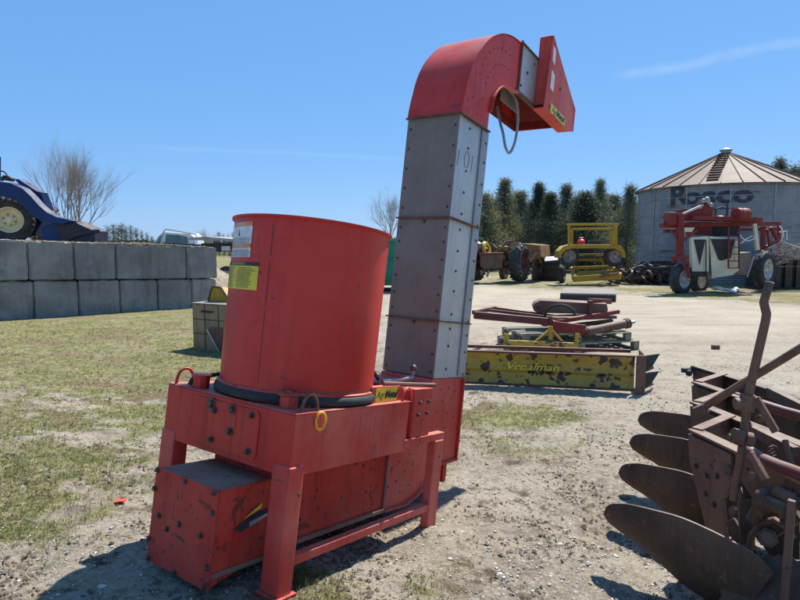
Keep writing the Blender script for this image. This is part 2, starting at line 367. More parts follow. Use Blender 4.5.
me.polygons.add(len(q)); me.polygons.foreach_set('loop_start',(np.arange(len(q))*4).astype(np.int32)); me.update(calc_edges=True); me.validate()
for nm,arr in (('grass',ga),('road',ra)):
    at=me.attributes.new(nm,'FLOAT','POINT'); at.data.foreach_set('value',arr.reshape(-1).astype(np.float32))
me.shade_smooth(); me.materials.append(M['ground']); go=bpy.data.objects.new('ground',me); COL.objects.link(go); tag(go,kind='structure')
def gz(x,y): return ter(x,y)+bumpz(x,y)
# ---- loose gravel (stuff)
def scatter_mesh(name,gen,count,mat,label,cat):
    vv=[];ff=[];o=0
    for _ in range(count):
        r=gen()
        if r is None: continue
        v,f=r; vv.append(v); ff+= [tuple(o+i for i in q) for q in f]; o+=len(v)
    me=bpy.data.meshes.new(name); me.from_pydata(np.concatenate(vv).tolist(),[],ff); me.update(); me.materials.append(M[mat])
    ob=bpy.data.objects.new(name,me); COL.objects.link(ob); return tag(ob,label,cat,kind='stuff')
rng=np.random.default_rng(5)
OCT=np.array([(1,0,0),(0,1,0),(-1,0,0),(0,-1,0),(0,0,1),(0,0,-1)],float); OF=[(0,1,4),(1,2,4),(2,3,4),(3,0,4),(1,0,5),(2,1,5),(3,2,5),(0,3,5)]
CUB=np.array([(x,y,z) for z in (-1,1) for y in (-1,1) for x in (-1,1)],float)*.8; CF=[(0,2,3,1),(4,5,7,6),(0,1,5,4),(2,6,7,3),(0,4,6,2),(1,3,7,5)]
def randpos(ymin,ymax,spread=.75):
    u=rng.random(); y=ymin*(ymax/ymin)**u; x=rng.uniform(-spread,spread)*y; return x,y
def gen_stone():
    x,y=randpos(1.9,9.5)
    g=grass_f(x,y)
    if rng.random()<min(.9,g*1.6): return None
    if noise.noise(Vector((x*1.4,y*1.4,7)))<rng.uniform(-.55,.25): return None
    s=.0022+.0065*rng.random()**4
    if rng.random()<.003: s*=2.2
    b,f=(CUB,CF) if rng.random()<.25 else (OCT,OF)
    v=b*(s*rng.uniform(.7,1.3,3))*[1,1,.65]+rng.normal(0,s*.16,b.shape)
    a=rng.uniform(0,6.3); c,d=math.cos(a),math.sin(a); v=v@np.array([[c,d,0],[-d,c,0],[0,0,1]]); 
    return v+[x,y,gz(x,y)+s*.15],f
scatter_mesh('loose_gravel',gen_stone,100000,'stone','loose pale gravel stones scattered over the yard in the foreground','gravel')
M['clod']=leafmat('dark_soil',(.075,.055,.038),(.17,.125,.085),0)
def gen_clod():
    x,y=randpos(1.9,9,.78)
    k=noise.noise(Vector((x*1.9,y*1.9,21)))+.5*noise.noise(Vector((x*6,y*6,5)))
    if k<rng.uniform(-.05,.55): return None
    s=.003+.011*rng.random()**3; v=OCT*(s*rng.uniform(.6,1.6,3))*[1,1,.55]; a=rng.uniform(0,6.3); c,d=math.cos(a),math.sin(a); v=v@np.array([[c,d,0],[-d,c,0],[0,0,1]])
    return v+[x,y,gz(x,y)+s*.2],OF
scatter_mesh('soil_clods',gen_clod,80000,'clod','small dark clods of soil and rotted leaves scattered over the yard','soil')
def blade(x,y,h,w,a,lean,flat=0):
    z=gz(x,y)-.003; dx,dy=math.cos(a),math.sin(a); lx,ly=-dy*lean,dx*lean
    return np.array([(x-dx*w,y-dy*w,z),(x+dx*w,y+dy*w,z),(x+lx*.5+dx*w*.6,y+ly*.5+dy*w*.6,z+h*.6),(x+lx*.5-dx*w*.6,y+ly*.5-dy*w*.6,z+h*.6),(x+lx*1.25,y+ly*1.25,z+h*(1-flat))])
BF=[(0,1,2,3),(3,2,4)]
def gen_blade():
    x,y=randpos(1.9,14,.78); g=grass_f(x,y)
    if g<.36+.22*rng.random(): return None
    h=.011+.028*rng.random()**2; 
    k=3; vs=[];fs=[]
    for i in range(k):
        vs.append(blade(x+rng.normal(0,.012),y+rng.normal(0,.012),h*rng.uniform(.7,1.3),.0016+.0006*y*.35,rng.uniform(0,6.3),rng.uniform(.2,1.3)*h)); fs+=[tuple(5*i+t for t in q) for q in BF]
    return np.concatenate(vs),fs
scatter_mesh('short_grass',gen_blade,60000,'grassm','short patchy spring grass mixed with dead straw on the left of the yard','grass')
def gen_straw():
    x,y=randpos(1.9,9,.78); g=grass_f(x,y)
    if g<rng.uniform(.12,.5): return None
    L=rng.uniform(.012,.045); return blade(x,y,.006+.01*rng.random(),.0012+.0004*y,rng.uniform(0,6.3),L),BF
scatter_mesh('dead_grass_litter',gen_straw,26000,'straw','dead straw and grass litter lying over the thin turf','straw')
# ================================================================== SUN, SKY, CAMERA
AZ,EL=37.5,57
sd=bpy.data.lights.new('sun','SUN'); sd.energy=5.0; sd.angle=rad(.53); sd.color=(1,.955,.88)
so=bpy.data.objects.new('sun',sd); COL.objects.link(so); L=Vector((math.sin(rad(AZ))*math.cos(rad(EL)),math.cos(rad(AZ))*math.cos(rad(EL)),math.sin(rad(EL))))
so.rotation_euler=L.to_track_quat('Z','Y').to_euler(); so.location=(20,20,30)
w=bpy.data.worlds.new('World'); S.world=w; w.use_nodes=True; n=w.node_tree; bg=n.nodes['Background']
sky=n.nodes.new('ShaderNodeTexSky'); sky.sky_type='NISHITA'; sky.sun_disc=False; sky.sun_elevation=rad(EL); sky.sun_rotation=rad(AZ); sky.air_density=1.0; sky.dust_density=.15; sky.ozone_density=2.2; sky.altitude=200
def trail(p0,p1,width,amt):      # a thin contrail along a great circle
    a=ray(*p0).normalized(); b=ray(*p1).normalized(); nn=a.cross(b).normalized(); mid=(a+b).normalized(); along=(b-a).normalized(); half=a.angle(b)/2
    tc=N(n,'ShaderNodeTexCoord').outputs['Generated']
    def dot(v):
        d=N(n,'ShaderNodeVectorMath',operation='DOT_PRODUCT'); n.links.new(tc,d.inputs[0]); d.inputs[1].default_value=v; return d.outputs['Value']
    ns=noise_n(n,9,5,.7,tc); wob=mul(n,mul(n,ns,-.5,'ADD'),width*2.2)
    d=N(n,'ShaderNodeMath',operation='ABSOLUTE'); n.links.new(mul(n,dot(nn),wob,'ADD'),d.inputs[0])
    k=ramp(n,d.outputs[0],width,0)
    s=N(n,'ShaderNodeMath',operation='ABSOLUTE'); n.links.new(dot(along),s.inputs[0]); e=ramp(n,s.outputs[0],half,half*.75)
    fr=ramp(n,dot(mid),0,.2)
    return mul(n,mul(n,mul(n,k,e),fr),mul(n,noise_n(n,30,4,.6,tc),amt*1.8))
tA=trail((606,79),(900,24),.011,.11); tB=trail((130,146),(480,163),.005,.05)
clear=mix(n,.6,sky.outputs[0],(1.35,4.3,9.6))
col=mix(n,mul(n,tA,tB,'ADD'),clear,(9,9.3,9.6))
n.links.new(col,bg.inputs['Color']); bg.inputs['Strength'].default_value=.066
cd=bpy.data.cameras.new('camera'); cd.sensor_width=36; cd.lens=27; cd.clip_start=.05; cd.clip_end=3000
co=bpy.data.objects.new('camera',cd); COL.objects.link(co); co.location=CAM; co.rotation_euler=(PI/2-PIT,0,0); S.camera=co
S.view_settings.view_transform='Standard'; S.view_settings.look='None'; S.view_settings.exposure=.75; S.view_settings.gamma=1; S.view_settings.use_curve_mapping=False
# ================================================================== THE RED MACHINE (local frame: x along, y across, z up; origin at the near top corner of its housing)
MW=Matrix(((0.56348172,-0.81982487,0.10186032,-0.45785074),(0.81222511,0.57229684,0.11298982,2.58899173),(-0.15092621,0.01906581,0.98836116,0.80527478),(0,0,0,1)))
ZB=-.815
root=thing('feed_chopper','tall red feed machine with round hopper, four legs and a grey elevator with red gooseneck','farm machine',(0,0,0),keep=False)
root.matrix_world=MW@Matrix.Translation((.6,.46,ZB))
root['_o']=(.6,.46,ZB)
Wd,Ln,H=.925,.908,.281
hb=MB().prism([(0,0),(Ln,0),(Ln,Wd),(0,Wd)],2,-H,-.004); housing=build(hb,'housing','red_pink',root,.004)
tp=MB().box(-.004,Ln+.004,-.004,Wd+.004,-.004,.003); build(tp,'top_deck','red_pink',root,.002)
fp=MB().box(-.006,-.001,.0,Wd,-H,-.006); build(fp,'end_skin','red',root,.0015)
# end plate with rounded corners and bolts
def rr(y0,y1,z0,z1,r,k=5):
    P=[]
    for (cy,cz,a0) in ((y1-r,z1-r,0),(y0+r,z1-r,90),(y0+r,z0+r,180),(y1-r,z0+r,270)):
        P+=[(cy+r*math.cos(rad(a0+90*i/k)),cz+r*math.sin(rad(a0+90*i/k))) for i in range(k+1)]
    return P
plate=build(MB().prism(rr(.215,.70,-.255,-.025,.028),0,-.013,-.0065),'end_plate','red',root,.0015)
for (y,z,r) in ((.557,-.045,.019),(.529,-.073,.012),(.401,-.045,.016),(.267,-.050,.012),(.404,-.152,.015),(.533,-.216,.012),(.265,-.218,.012)):
    b=MB().lathe([(r*1.5,0),(r*1.5,.004)],(-.013,y,z),(-1,0,0),16).lathe([(r,.0041),(r,.018),(r*.75,.021)],(-.013,y,z),(-1,0,0),6)
    build(b,'bolt','bolt',plate)
build(MB().prism(rr(.37,.43,-.135,-.06,.012),0,-.016,-.0132),'adjuster_slot','red_worn',plate,.001)
build(MB().prism([(0,-.262),(.02,-.262),(.02,-.268),(0,-.268)],1,.2,.9),'weld_seam','red_worn',housing)
# drum
dc=(.43,.42); RB=.406; Z0,Z1=.062,.90
def dr(z): return RB+.010*(z-Z0)/(Z1-Z0)
drum=build(MB().lathe([(dr(Z0),Z0),(dr(Z1)-.001,Z1-.012),(dr(Z1)+.012,Z1-.010),(dr(Z1)+.013,Z1),(dr(Z1)-.006,Z1+.001),(dr(Z1)-.006,Z1-.02),(RB-.006,Z0+.01),(RB-.006,Z0)],(dc[0],dc[1],0),(0,0,1),128,closed=True),'hopper','red_drum',root,ang=50)
build(MB().lathe([(RB+.006,.012),(RB+.022,.014),(RB+.026,.030),(RB+.020,.046),(RB+.012,.052),(RB+.004,.055),(RB-.02,.055),(RB-.02,.012)],(dc[0],dc[1],0),(0,0,1),96,closed=True),'base_ring','black',root)
build(MB().lathe([(RB-.01,.052),(RB+.010,.052),(RB+.012,.060),(RB+.002,.066),(RB-.01,.066)],(dc[0],dc[1],0),(0,0,1),96,closed=True),'lower_rim','red_worn',drum)
build(MB().cyl((dc[0],dc[1],.02),(dc[0],dc[1],.05),RB-.03,48),'hopper_floor','black',root)
def onz(px,py,z):        # local point where that ray meets the drum wall
    o=MW.inverted()@CAM; d=(MW.inverted().to_3x3()@ray(px,py))
    ox,oy=o.x-dc[0],o.y-dc[1]; a=d.x**2+d.y**2; b=2*(ox*d.x+oy*d.y); c=ox*ox+oy*oy-(RB+.004)**2
    t=(-b-math.sqrt(max(0,b*b-4*a*c)))/(2*a); q=o+d*t; an=math.atan2(q.y-dc[1],q.x-dc[0]); return (an-2*PI if an>0 else an),q.z
def cyl_pt(a,z,off): r=dr(z)+off; return (dc[0]+r*math.cos(a),dc[1]+r*math.sin(a),z)
def patch(a0,a1,z0,z1,off=.0008,k=8):
    mb=MB(); v=[];f=[]
    for j,(z,o) in enumerate(((z0,off),(z1,off),(z1,off+.0008),(z0,off+.0008))):
        v+=[cyl_pt(a0+(a1-a0)*i/k,z,o) for i in range(k+1)]
    for j in range(4):
        for i in range(k): f.append((j*(k+1)+i,j*(k+1)+i+1,((j+1)%4)*(k+1)+i+1,((j+1)%4)*(k+1)+i))
    return mb.add(v,f)
aL,zt1=onz(236,224,0); aR,_=onz(254,225,0); _,zb1=onz(244,257,0)
zt2=onz(242,262,0)[1]; zb2=onz(240,289,0)[1]; aL2=onz(229,275,0)[0]; aR2=onz(258.5,275,0)[0]
warn=build(patch(aL,aR,zb1,zt1),'warning_label','white',drum); tag(warn,'white and orange warning sticker near the rim')
def band(a0,a1,z0,z1,mat,name,par): build(patch(a0,a1,z0,z1,.0018),name,mat,par)
hh=zt1-zb1
band(aL,aR,zt1-.12*hh,zt1,'olabel','label_band',warn); band(aL,aR,zt1-.74*hh,zt1-.62*hh,'olabel','label_band',warn)
ac=(aL+aR)/2
def curved_text(s,size,a,z,par,name,mat='ink',off=.0030,sx=1,bold=0):
    def fn(x,y,zz): return cyl_pt(a+x/RB,z+y,off+zz*.3)
    build(textmb(s,size,fn,.001,0,bold,sx),name,mat,par,smooth=False,noclean=True)
curved_text('WARNING',.022,ac,zt1-.06*hh,warn,'label_heading','white',sx=.95)
curved_text('CAUTION',.018,ac,zt1-.68*hh,warn,'label_heading','white',sx=.95)
tri=MB().prism([(0,0)],0,0,0) if 0 else MB()
for (z0,z1,a) in ((zt1-.40*hh,zt1-.20*hh,ac-.01),):
    tri.add([cyl_pt(a-.022,z0,.003),cyl_pt(a+.022,z0,.003),cyl_pt(a,z1,.003)],[(0,1,2)])
build(tri,'warning_symbol','ink',warn,noclean=True)
ln=MB(); random.seed(3)
for k in range(9):
    z=zt1-hh*(.45+.045*k) if k<4 else zt1-hh*(.80+.04*(k-4))
    ln_=patch(aL+.012,aR-.012-.03*random.random(),z-.0022,z,.0022,4); ln.add(ln_.v,ln_.f)
build(ln,'label_print','ink',warn,noclean=True)
yl=build(patch(aL2,aR2,zb2,zt2),'instruction_label','ylabel',drum); tag(yl,'yellow instruction sticker with a black heading below the white one')
hy=zt2-zb2; band(aL2,aR2,zt2-.13*hy,zt2,'ink','label_band',yl)
curved_text('DANGER & ATTENTION',.0155,(aL2+aR2)/2,zt2-.065*hy,yl,'label_heading','ylabel',sx=.85)
ln=MB()
for c0,c1 in ((.06,.45),(.52,.94)):
    for k in range(14):
        z=zt2-hy*(.20+.055*k); e=c1-.12*random.random()
        q=patch(aL2+(aR2-aL2)*c0,aL2+(aR2-aL2)*e,z-.0019,z,.0022,4); ln.add(q.v,q.f)
build(ln,'label_print','ink',yl,noclean=True)
# seam down the drum
sa,_z=onz(266,300,0)
sm=MB(); random.seed(11)
for (z0,z1) in ((.86,.70),(.68,.46),(.44,.10)):
    q=patch(sa-.004,sa+.004,z1,z0,.0009,2); sm.add(q.v,q.f)
beach(sm,'rubbed_seam','rustedge',drum)
sm=MB()
for (px0,px1,py) in ((304,332,391.3),(336,372,392)):
    a0,z=onz(px0,py,0); a1,_=onz(px1,py,0); q=patch(a0,a1,z-.004,z+.001,.0009,10); sm.add(q.v,q.f)
beach(sm,'scuff_mark','rustedge',drum)
# legs and rails
def leg(x0,x1,y0,y1,z1):
    m=MB().box(x0,x1,y0,y1,ZB+.012,z1); o=build(m,'leg','red_pink',root,.006)
    build(MB().box(x0-.012,x1+.018,y0-.016,y1+.014,ZB-.004,ZB+.012),'foot_plate','red_worn',o,.002)
    return o
leg(-.012,.078,-.012,.100,-.235); leg(-.012,.078,Wd-.10,Wd+.010,-.235)
leg(1.238,1.338,-.006,.050,-.262); leg(1.238,1.338,Wd-.05,Wd+.006,-.262)
for y0 in (0,Wd-.05):
    build(MB().box(Ln-.02,1.345,y0,y0+.05,-.262,-.218),'upper_rail','red_pink',root,.003)
    build(MB().box(.079,1.237,y0,y0+.045,-.69,-.648),'lower_rail','red_pink',root,.003)
beach(MB().bolt((.06,-.012,-.36),(0,-1,0),.009,.004).bolt((1.30,-.006,-.36),(0,-1,0),.009,.003),'plug','rustedge',root)
# trough with side sheet, flange and rivets
YT=.217
tr=build(MB().box(.12,1.06,YT,.653,-.705,-.283),'trough','red_worn',root,.004)
build(MB().box(.12,1.06,YT-.018,YT-.001,-.712,-.69).box(1.052,1.066,YT-.014,YT-.001,-.70,-.285),'trough_flange','dusty',tr,.002)
b=MB()
for (x,z) in ((.30,-.38),(.45,-.47),(.62,-.36),(.66,-.55),(.83,-.40),(.88,-.56),(.34,-.60),(.20,-.45)): b.bolt((x,YT,z),(0,-1,0),.007,.005)
beach(b,'bolt','bolt',tr)
# front gearbox cover
fb=build(MB().prism([(-.20,-.356),(.118,-.356),(.118,-.712),(-.20,-.779)],1,YT,.653),'belt_guard','red_worn',root,.005)
build(MB().box(-.196,.116,YT+.004,.649,-.3555,-.3525),'guard_top','dusty',fb,.001)
cv=build(MB().box(-.209,-.2005,YT-.008,.661,-.787,-.350),'guard_cover','red_worn',fb,.002)
b=MB()
for (y,z) in ((.648,-.362),(.44,-.365),(.235,-.364),(.655,-.45),(.228,-.45),(.60,-.563),(.448,-.56),(.53,-.605),(.29,-.566),(.655,-.685),(.645,-.775),(.44,-.775),(.228,-.685),(.235,-.775)):
    b.lathe([(.015,.0),(.015,.003),(.0125,.0032),(.0122,.005),(.009,.0052),(.009,.012),(.006,.014)],(-.209,y,z),(-1,0,0),10)
beach(b,'bolt','bolt',cv)
build(MB().box(-.2,.118,YT-.012,YT-.001,-.735,-.715,Matrix.Shear('XZ',4,(0,0)) if 0 else None),'lower_flange','dusty',fb,.002)
sl=build(MB().prism([(-.10,-.545),(.02,-.50),(.10,-.49),(.10,-.525),(-.05,-.565)],1,YT-.006,YT-.0015),'inspection_slot','black',fb,.001)
build(MB().prism([(-.045,-.508),(.055,-.455),(.055,-.478),(-.02,-.50)],1,YT-.009,YT-.0065),'yellow_flap','ylabel',sl)
build(MB().prism([(-.01,-.527),(.09,-.508),(.09,-.520),(-.01,-.547)],1,YT-.016,YT-.0065),'grey_latch','galv_dark',sl)
# boot
bp=[(1.068,-.705),(1.30,-.712),(1.42,-.68),(1.54,-.616),(1.66,-.53),(1.925,-.523),(1.911,.075),(1.50,.075),(1.42,-.10),(1.30,-.20),(1.068,-.28)]
boot=build(MB().prism(bp,1,YT,.641),'boot','red_pink',root,.003)
build(MB().box(1.912,1.932,YT-.02,.66,-.52,.07).box(1.66,1.93,YT-.016,YT-.001,-.528,-.508),'boot_flange','red_worn',boot,.002)
lip=MB(); arc=bp[:5]
for i in range(4):
    (x0,z0),(x1,z1)=arc[i],arc[i+1]; lip.obox((x0,YT-.012,z0-.003),(x1,YT-.012,z1-.003),.024,.008,(0,0,1))
build(lip,'boot_lip','red_pink',boot)
b=MB()
for (x,z) in ((1.12,-.36),(1.22,-.33),(1.12,-.46),(1.2,-.43),(1.31,-.40),(1.1,-.57),(1.18,-.55),(1.27,-.50),(1.36,-.47),(1.40,-.36),(1.33,-.60),(1.24,-.63),(1.63,0),(1.73,.01),(1.66,-.08),(1.78,-.07),(1.6,-.15),(1.74,-.17),(1.62,-.25),(1.72,-.27),(1.82,-.02),(1.83,-.2),(1.58,-.33),(1.69,-.38)):
    b.bolt((x,YT,z),(0,-1,0),.0052,.004)
beach(b,'rivet','bolt',boot)
beach(MB().box(1.79,1.835,YT+.01,YT+.05,-.665,-.53).box(1.79,1.835,.59,.63,-.70,-.53),'stub_leg','red_worn',boot,.003)
# small guard box beside the elevator foot
gb=build(MB().box(.965,1.165,.006,.22,-.216,.066),'side_guard','red_pink',root,.004)
build(MB().box(.912,.963,.03,.2,-.215,.06),'side_bracket','red',gb,.002)
for (x,z) in ((1.03,-.015),(1.12,-.012),(1.02,-.085),(1.115,-.08)): build(MB().bolt((x,.006,z),(0,-1,0),.0095,.016),'bolt','bolt',gb)
# name plate
sg=build(MB().prism([(.60,-.002),(.905,-.002),(.905,.062),(.86,.085),(.60,.088)],1,.040,.052),'name_bracket','red_pink',root,.002)
build(MB().box(.60,.905,.052,.19,.060,.066),'bracket_shelf','red_pink',sg,.002)
nl=build(MB().box(.632,.832,.0375,.0397,.006,.078),'name_label','ylabel',sg)
build(textmb('Agri',.056,lambda x,y,z:(.679+x,.0368-z*.3,.042+y),.001,.25,0,.88),'name_letters','ink',nl,smooth=False,noclean=True)
build(textmb('Metal',.056,lambda x,y,z:(.772+x,.0368-z*.3,.042+y),.001,.25,.0025,.88),'name_letters','ink',nl,smooth=False,noclean=True)
# lifting eyes
def eye(p0,p1,h,r=.008):
    p0=Vector(p0);p1=Vector(p1); m=(p0+p1)/2; pts=[]
    for i in range(13):
        t=i/12; a=PI*t; pts.append(m+(p0-m)*math.cos(a)*(1 if i in(0,12) else .95)+Vector((0,0,h*math.sin(a)**.75)))
    return MB().tube(pts,r,8)
build(eye((.012,.89,0),(.10,.86,0),.085),'lifting_eye','red',root)
e=build(eye((.035,.008,-.03),(.15,.008,-.03),.115),'lifting_eye','rustedge',root)
ring=[]
for i in range(20):
    a=2*PI*i/20; ring.append((.150+.024*math.cos(a),-.016-.008*math.cos(a),-.040+.040*math.sin(a)))
build(MB().tube(ring,.0065,8,True),'yellow_ring','yring',e)
build(eye((.85,.012,-.01),(.945,.012,-.01),.085),'lifting_eye','red_pink',root)
# deck fittings
beach(MB().tube([(.20,.30,.012),(.24,.10,.03)],.02).tube([(.03,.80,.01),(.04,.80,.035),(.10,.79,.05),(.25,.84,.055),(.35,.86,.06)],.012,8),'deck_hose','black',root)
build(MB().cyl((.055,.74,0),(.055,.74,.06),.042,8).cyl((.055,.74,.06),(.055,.74,.072),.05,16),'drum_roller','red',root)
build(MB().cyl((.07,.12,.004),(.07,.12,.058),.042,8).lathe([(.06,0),(.06,.008)],(.085,.14,.060),(0,0,1),6).bolt((.075,.13,.068),(0,0,1),.016,.012),'drum_roller','red_worn',root)
kn=build(MB().ball((1.225,.2,.158),.0225,16),'lever_knob','bolt',root)
build(MB().tube([(1.225,.2,.14),(1.22,.2,.10),(1.10,.21,.085),(.93,.22,.082)],.012,8).tube([(.98,.30,.03),(1.16,.22,.08)],.013,8),'control_lever','galv_dark',root)
beach(MB().tube([(.86,.16,.080),(1.19,.012,.080)],.012,8).tube([(.78,.50,.2),(.86,.40,.12),(.98,.34,.06)],.014,8).tube([(.80,.30,.12),(.92,.28,.13),(1.0,.30,.08)],.011,8),'linkage_rod','rust',root)
build(MB().prism([(.93,.0),(1.5,.0),(1.5,.05),(.93,.065)],1,.22,.62),'drive_cover','red_worn',root,.004)
# elevator column
X0,X1,Y0,Y1=1.515,1.915,YT,.641
colm=build(MB().box(X0,X1,Y0,Y1,.078,1.875),'elevator_column','galv',root,.004)
zs=[(.082,.462),(.470,1.158),(1.172,1.868)]
for (a,b_) in zs: build(MB().box(X0-.006,X0-.001,Y0+.002,Y1-.002,a,b_),'front_panel','brown_panel',colm,.001)
jb=MB()
for z in (.466,1.165,1.875):
    jb.box(X0-.028,X0-.0062,Y0-.006,Y1+.006,z-.005,z+.005).box(X0-.028,X1+.01,Y0-.028,Y0-.001,z-.005,z+.005)
beach(jb,'joint_flange','rustedge',colm,.001)
build(MB().box(X1-.085,X1+.014,Y0-.012,Y0-.0015,.09,1.866),'corner_angle','galv_dark',colm,.001)
b=MB()
for z in (.12,.24,.40,.53,.64,.76,.88,1.0,1.10,1.24,1.38,1.52,1.66,1.80):
    b.bolt((X0-.006,Y0+.028,z),(-1,0,0),.007,.007).bolt((X0-.006,Y1-.03,z),(-1,0,0),.007,.007)
for z in (.14,.30,.42,.52,.68,.82,.96,1.11,1.22,1.37,1.52,1.68,1.82): b.bolt((X0+.15,Y0,z),(0,-1,0),.0075,.007).bolt((X1-.02,Y0-.012,z-.04),(0,-1,0),.007,.006)
for z in (.455,1.15): b.bolt((X0-.012,Y0+.2,z-.01),(-1,0,0),.0085,.008)
beach(b,'panel_bolt','bolt',colm)
hw=MB()
for g in ([(1.535,1.53),(1.55,1.64)],[(1.66+.033*math.cos(t*PI/7),1.60+.058*math.sin(t*PI/7)) for t in range(15)],[(1.735,1.53),(1.745,1.65)]):
    hw.tube([(x,Y0-.0015,z) for x,z in g],.0013,5)
beach(hw,'handwritten_digit','ink',colm)
# gooseneck
outer=[(1.519,1.882),(1.528,1.96),(1.547,2.05),(1.583,2.19),(1.645,2.32),(1.73,2.43),(1.83,2.53),(1.939,2.605),(2.06,2.66),(2.189,2.695),(2.345,2.712)]
inner=[(1.919,1.882),(1.921,2.02),(1.945,2.13),(2.00,2.21),(2.06,2.26),(2.13,2.29),(2.22,2.302),(2.345,2.315)]
sp=outer+inner[::-1]
gn=build(MB().prism(sp,1,Y0-.002,Y0+.002),'gooseneck_side','red',root); tag(gn)
build(MB().prism(sp,1,Y1-.002,Y1+.002),'gooseneck_side','red',root)
def strip(pts,y0,y1,th):
    m=MB(); n_=len(pts); v=[]
    for i,(x,z) in enumerate(pts):
        a=pts[max(0,i-1)];c=pts[min(n_-1,i+1)]; dx,dz=c[0]-a[0],c[1]-a[1]; l=math.hypot(dx,dz); nx_,nz=-dz/l,dx/l
        v+=[(x,y0,z),(x,y1,z),(x+nx_*th,y1,z+nz*th),(x+nx_*th,y0,z+nz*th)]
    f=[(0,1,2,3),tuple(4*(n_-1)+k for k in (3,2,1,0))]
    for i in range(n_-1):
        for k in range(4): f.append((4*i+k,4*i+(k+1)%4,4*i+4+(k+1)%4,4*i+4+k))
    return m.add(v,f)
def smoothp(p,k=4):
    out=[]
    for i in range(len(p)-1):
        p0=p[max(0,i-1)];p1=p[i];p2=p[i+1];p3=p[min(len(p)-1,i+2)]
        for j in range(k):
            t=j/k; out.append(tuple(.5*((2*b)+(-a+c)*t+(2*a-5*b+4*c-d)*t*t+(-a+3*b-3*c+d)*t**3) for a,b,c,d in zip(p0,p1,p2,p3)))
    return out+[p[-1]]
build(strip(smoothp(outer),Y0-.010,Y1+.010,.006),'gooseneck_skin','red_drum',root,ang=60)
build(strip(smoothp(inner[1:]),Y0-.026,Y0+.020,.005),'gooseneck_lip','red_pink',root,ang=60)
b=MB()
for rr_,n_ in ((.33,9),(.215,9)):
    for i in range(n_):
        a=rad(165-i*82/(n_-1)); b.bolt((2.0+(.10+rr_)*math.cos(a)*.95+.12,Y0-.002,2.12+(.10+rr_)*math.sin(a)),(0,-1,0),.0052,.004)
for (x,z) in ((1.60,1.93),(1.60,2.0),(1.66,2.04),(1.74,1.95),(1.74,2.02),(1.80,2.08)): b.bolt((x,Y0-.002,z),(0,-1,0),.0052,.004)
beach(b,'rivet','bolt',gn)
# outlet duct (galvanised), open underneath
du=MB().box(2.347,2.70,Y0-.004,Y0,2.33,2.712).box(2.347,2.70,Y1,Y1+.004,2.33,2.712).box(2.347,2.70,Y0-.004,Y1+.004,2.713,2.722)
du=build(du,'outlet_duct','galv',root,.001)
beach(MB().box(2.34,2.36,Y0-.016,Y0-.0045,2.33,2.74).box(2.345,2.72,Y0-.018,Y1+.01,2.7225,2.732),'duct_flange','rustedge',du)
beach(MB().bolt((2.50,Y0-.004,2.54),(0,-1,0),.011,.008).bolt((2.62,Y0-.004,2.66),(0,-1,0),.009,.008).bolt((2.4,Y0-.004,2.4),(0,-1,0),.009,.008),'bolt','bolt',du)
beach(MB().box(2.30,3.28,Y0-.010,Y0+.016,2.318,2.329).box(2.30,3.28,Y0-.016,Y0-.0105,2.318,2.342),'bottom_strap','rustedge',du)
hd=[(2.705,2.335),(3.27,2.335),(3.27,2.43),(2.95,2.70),(2.705,2.712)]
hood=build(MB().prism(hd,1,Y0-.003,Y0).prism(hd,1,Y1,Y1+.003).prism([(2.705,2.713),(2.95,2.702),(3.27,2.432),(3.27,2.425),(2.95,2.695),(2.705,2.706)],1,Y0,Y1).box(3.265,3.27,Y0,Y1,2.335,2.43),'discharge_hood','red',root)
build(MB().box(2.36,2.94,Y1-.006,Y1-.0025,2.335,2.695),'inner_wall','red_shade',hood); build(MB().box(2.94,3.25,Y1-.006,Y1-.0025,2.335,2.42),'inner_wall','red_shade',hood); build(MB().box(3.255,3.262,Y0+.004,Y1-.008,2.34,2.43),'inner_wall','red_shade',hood); build(MB().box(2.36,2.93,Y0+.004,Y1-.008,2.690,2.698),'inner_wall','red_shade',hood); build(MB().prism([(2.93,2.69),(3.25,2.42),(3.25,2.41),(2.93,2.68)],1,Y0+.004,Y1-.008),'inner_wall','red_shade',hood)  # linings painted dark to stand for shade under the hood
build(MB().box(1.925,1.945,Y0+.01,Y1-.01,2.12,2.29),'inner_wall','red_shade',hood)
build(MB().box(2.36,2.72,.36,.365,2.29,2.40),'inner_bracket','galv_dark',hood)
# side cover of the outlet drive
sc=[(2.69,2.915),(3.375,2.515),(3.375,2.32),(3.235,2.275),(2.64,2.29)]
cov=build(MB().prism(sc,1,.100,.108).prism([(2.69,2.915),(2.70,2.925),(3.383,2.52),(3.375,2.51)],1,.10,Y0-.006).box(2.685,2.692,.108,.211,2.34,2.914).prism([(2.64,2.29),(3.235,2.275),(3.235,2.283),(2.64,2.30)],1,.108,Y0-.018).box(3.367,3.375,.108,Y0-.006,2.33,2.51),'drive_cover','red_pink',root,.002)
tag(cov,'faded red side cover with white and yellow stickers')
build(MB().prism([(2.715,2.84),(2.775,2.825),(2.78,2.70),(2.72,2.71)],1,.0965,.0993),'sticker','white',cov)
build(MB().prism([(2.725,2.64),(2.80,2.62),(2.80,2.475),(2.725,2.49)],1,.0965,.0993),'sticker','white',cov)
yl2=build(MB().prism([(2.775,2.375),(3.13,2.365),(3.13,2.292),(2.775,2.30)],1,.0962,.0993),'name_label','ylabel',cov)
def nf(x0): return lambda x,y,z:(x0+x,.0955-z*.3,2.333+y)
build(textmb('Agri',.076,nf(2.87),.001,.25,0,1.1),'name_letters','ink',yl2,smooth=False,noclean=True)
build(textmb('Metal',.076,nf(3.01),.001,.25,.003,1.1),'name_letters','ink',yl2,smooth=False,noclean=True)
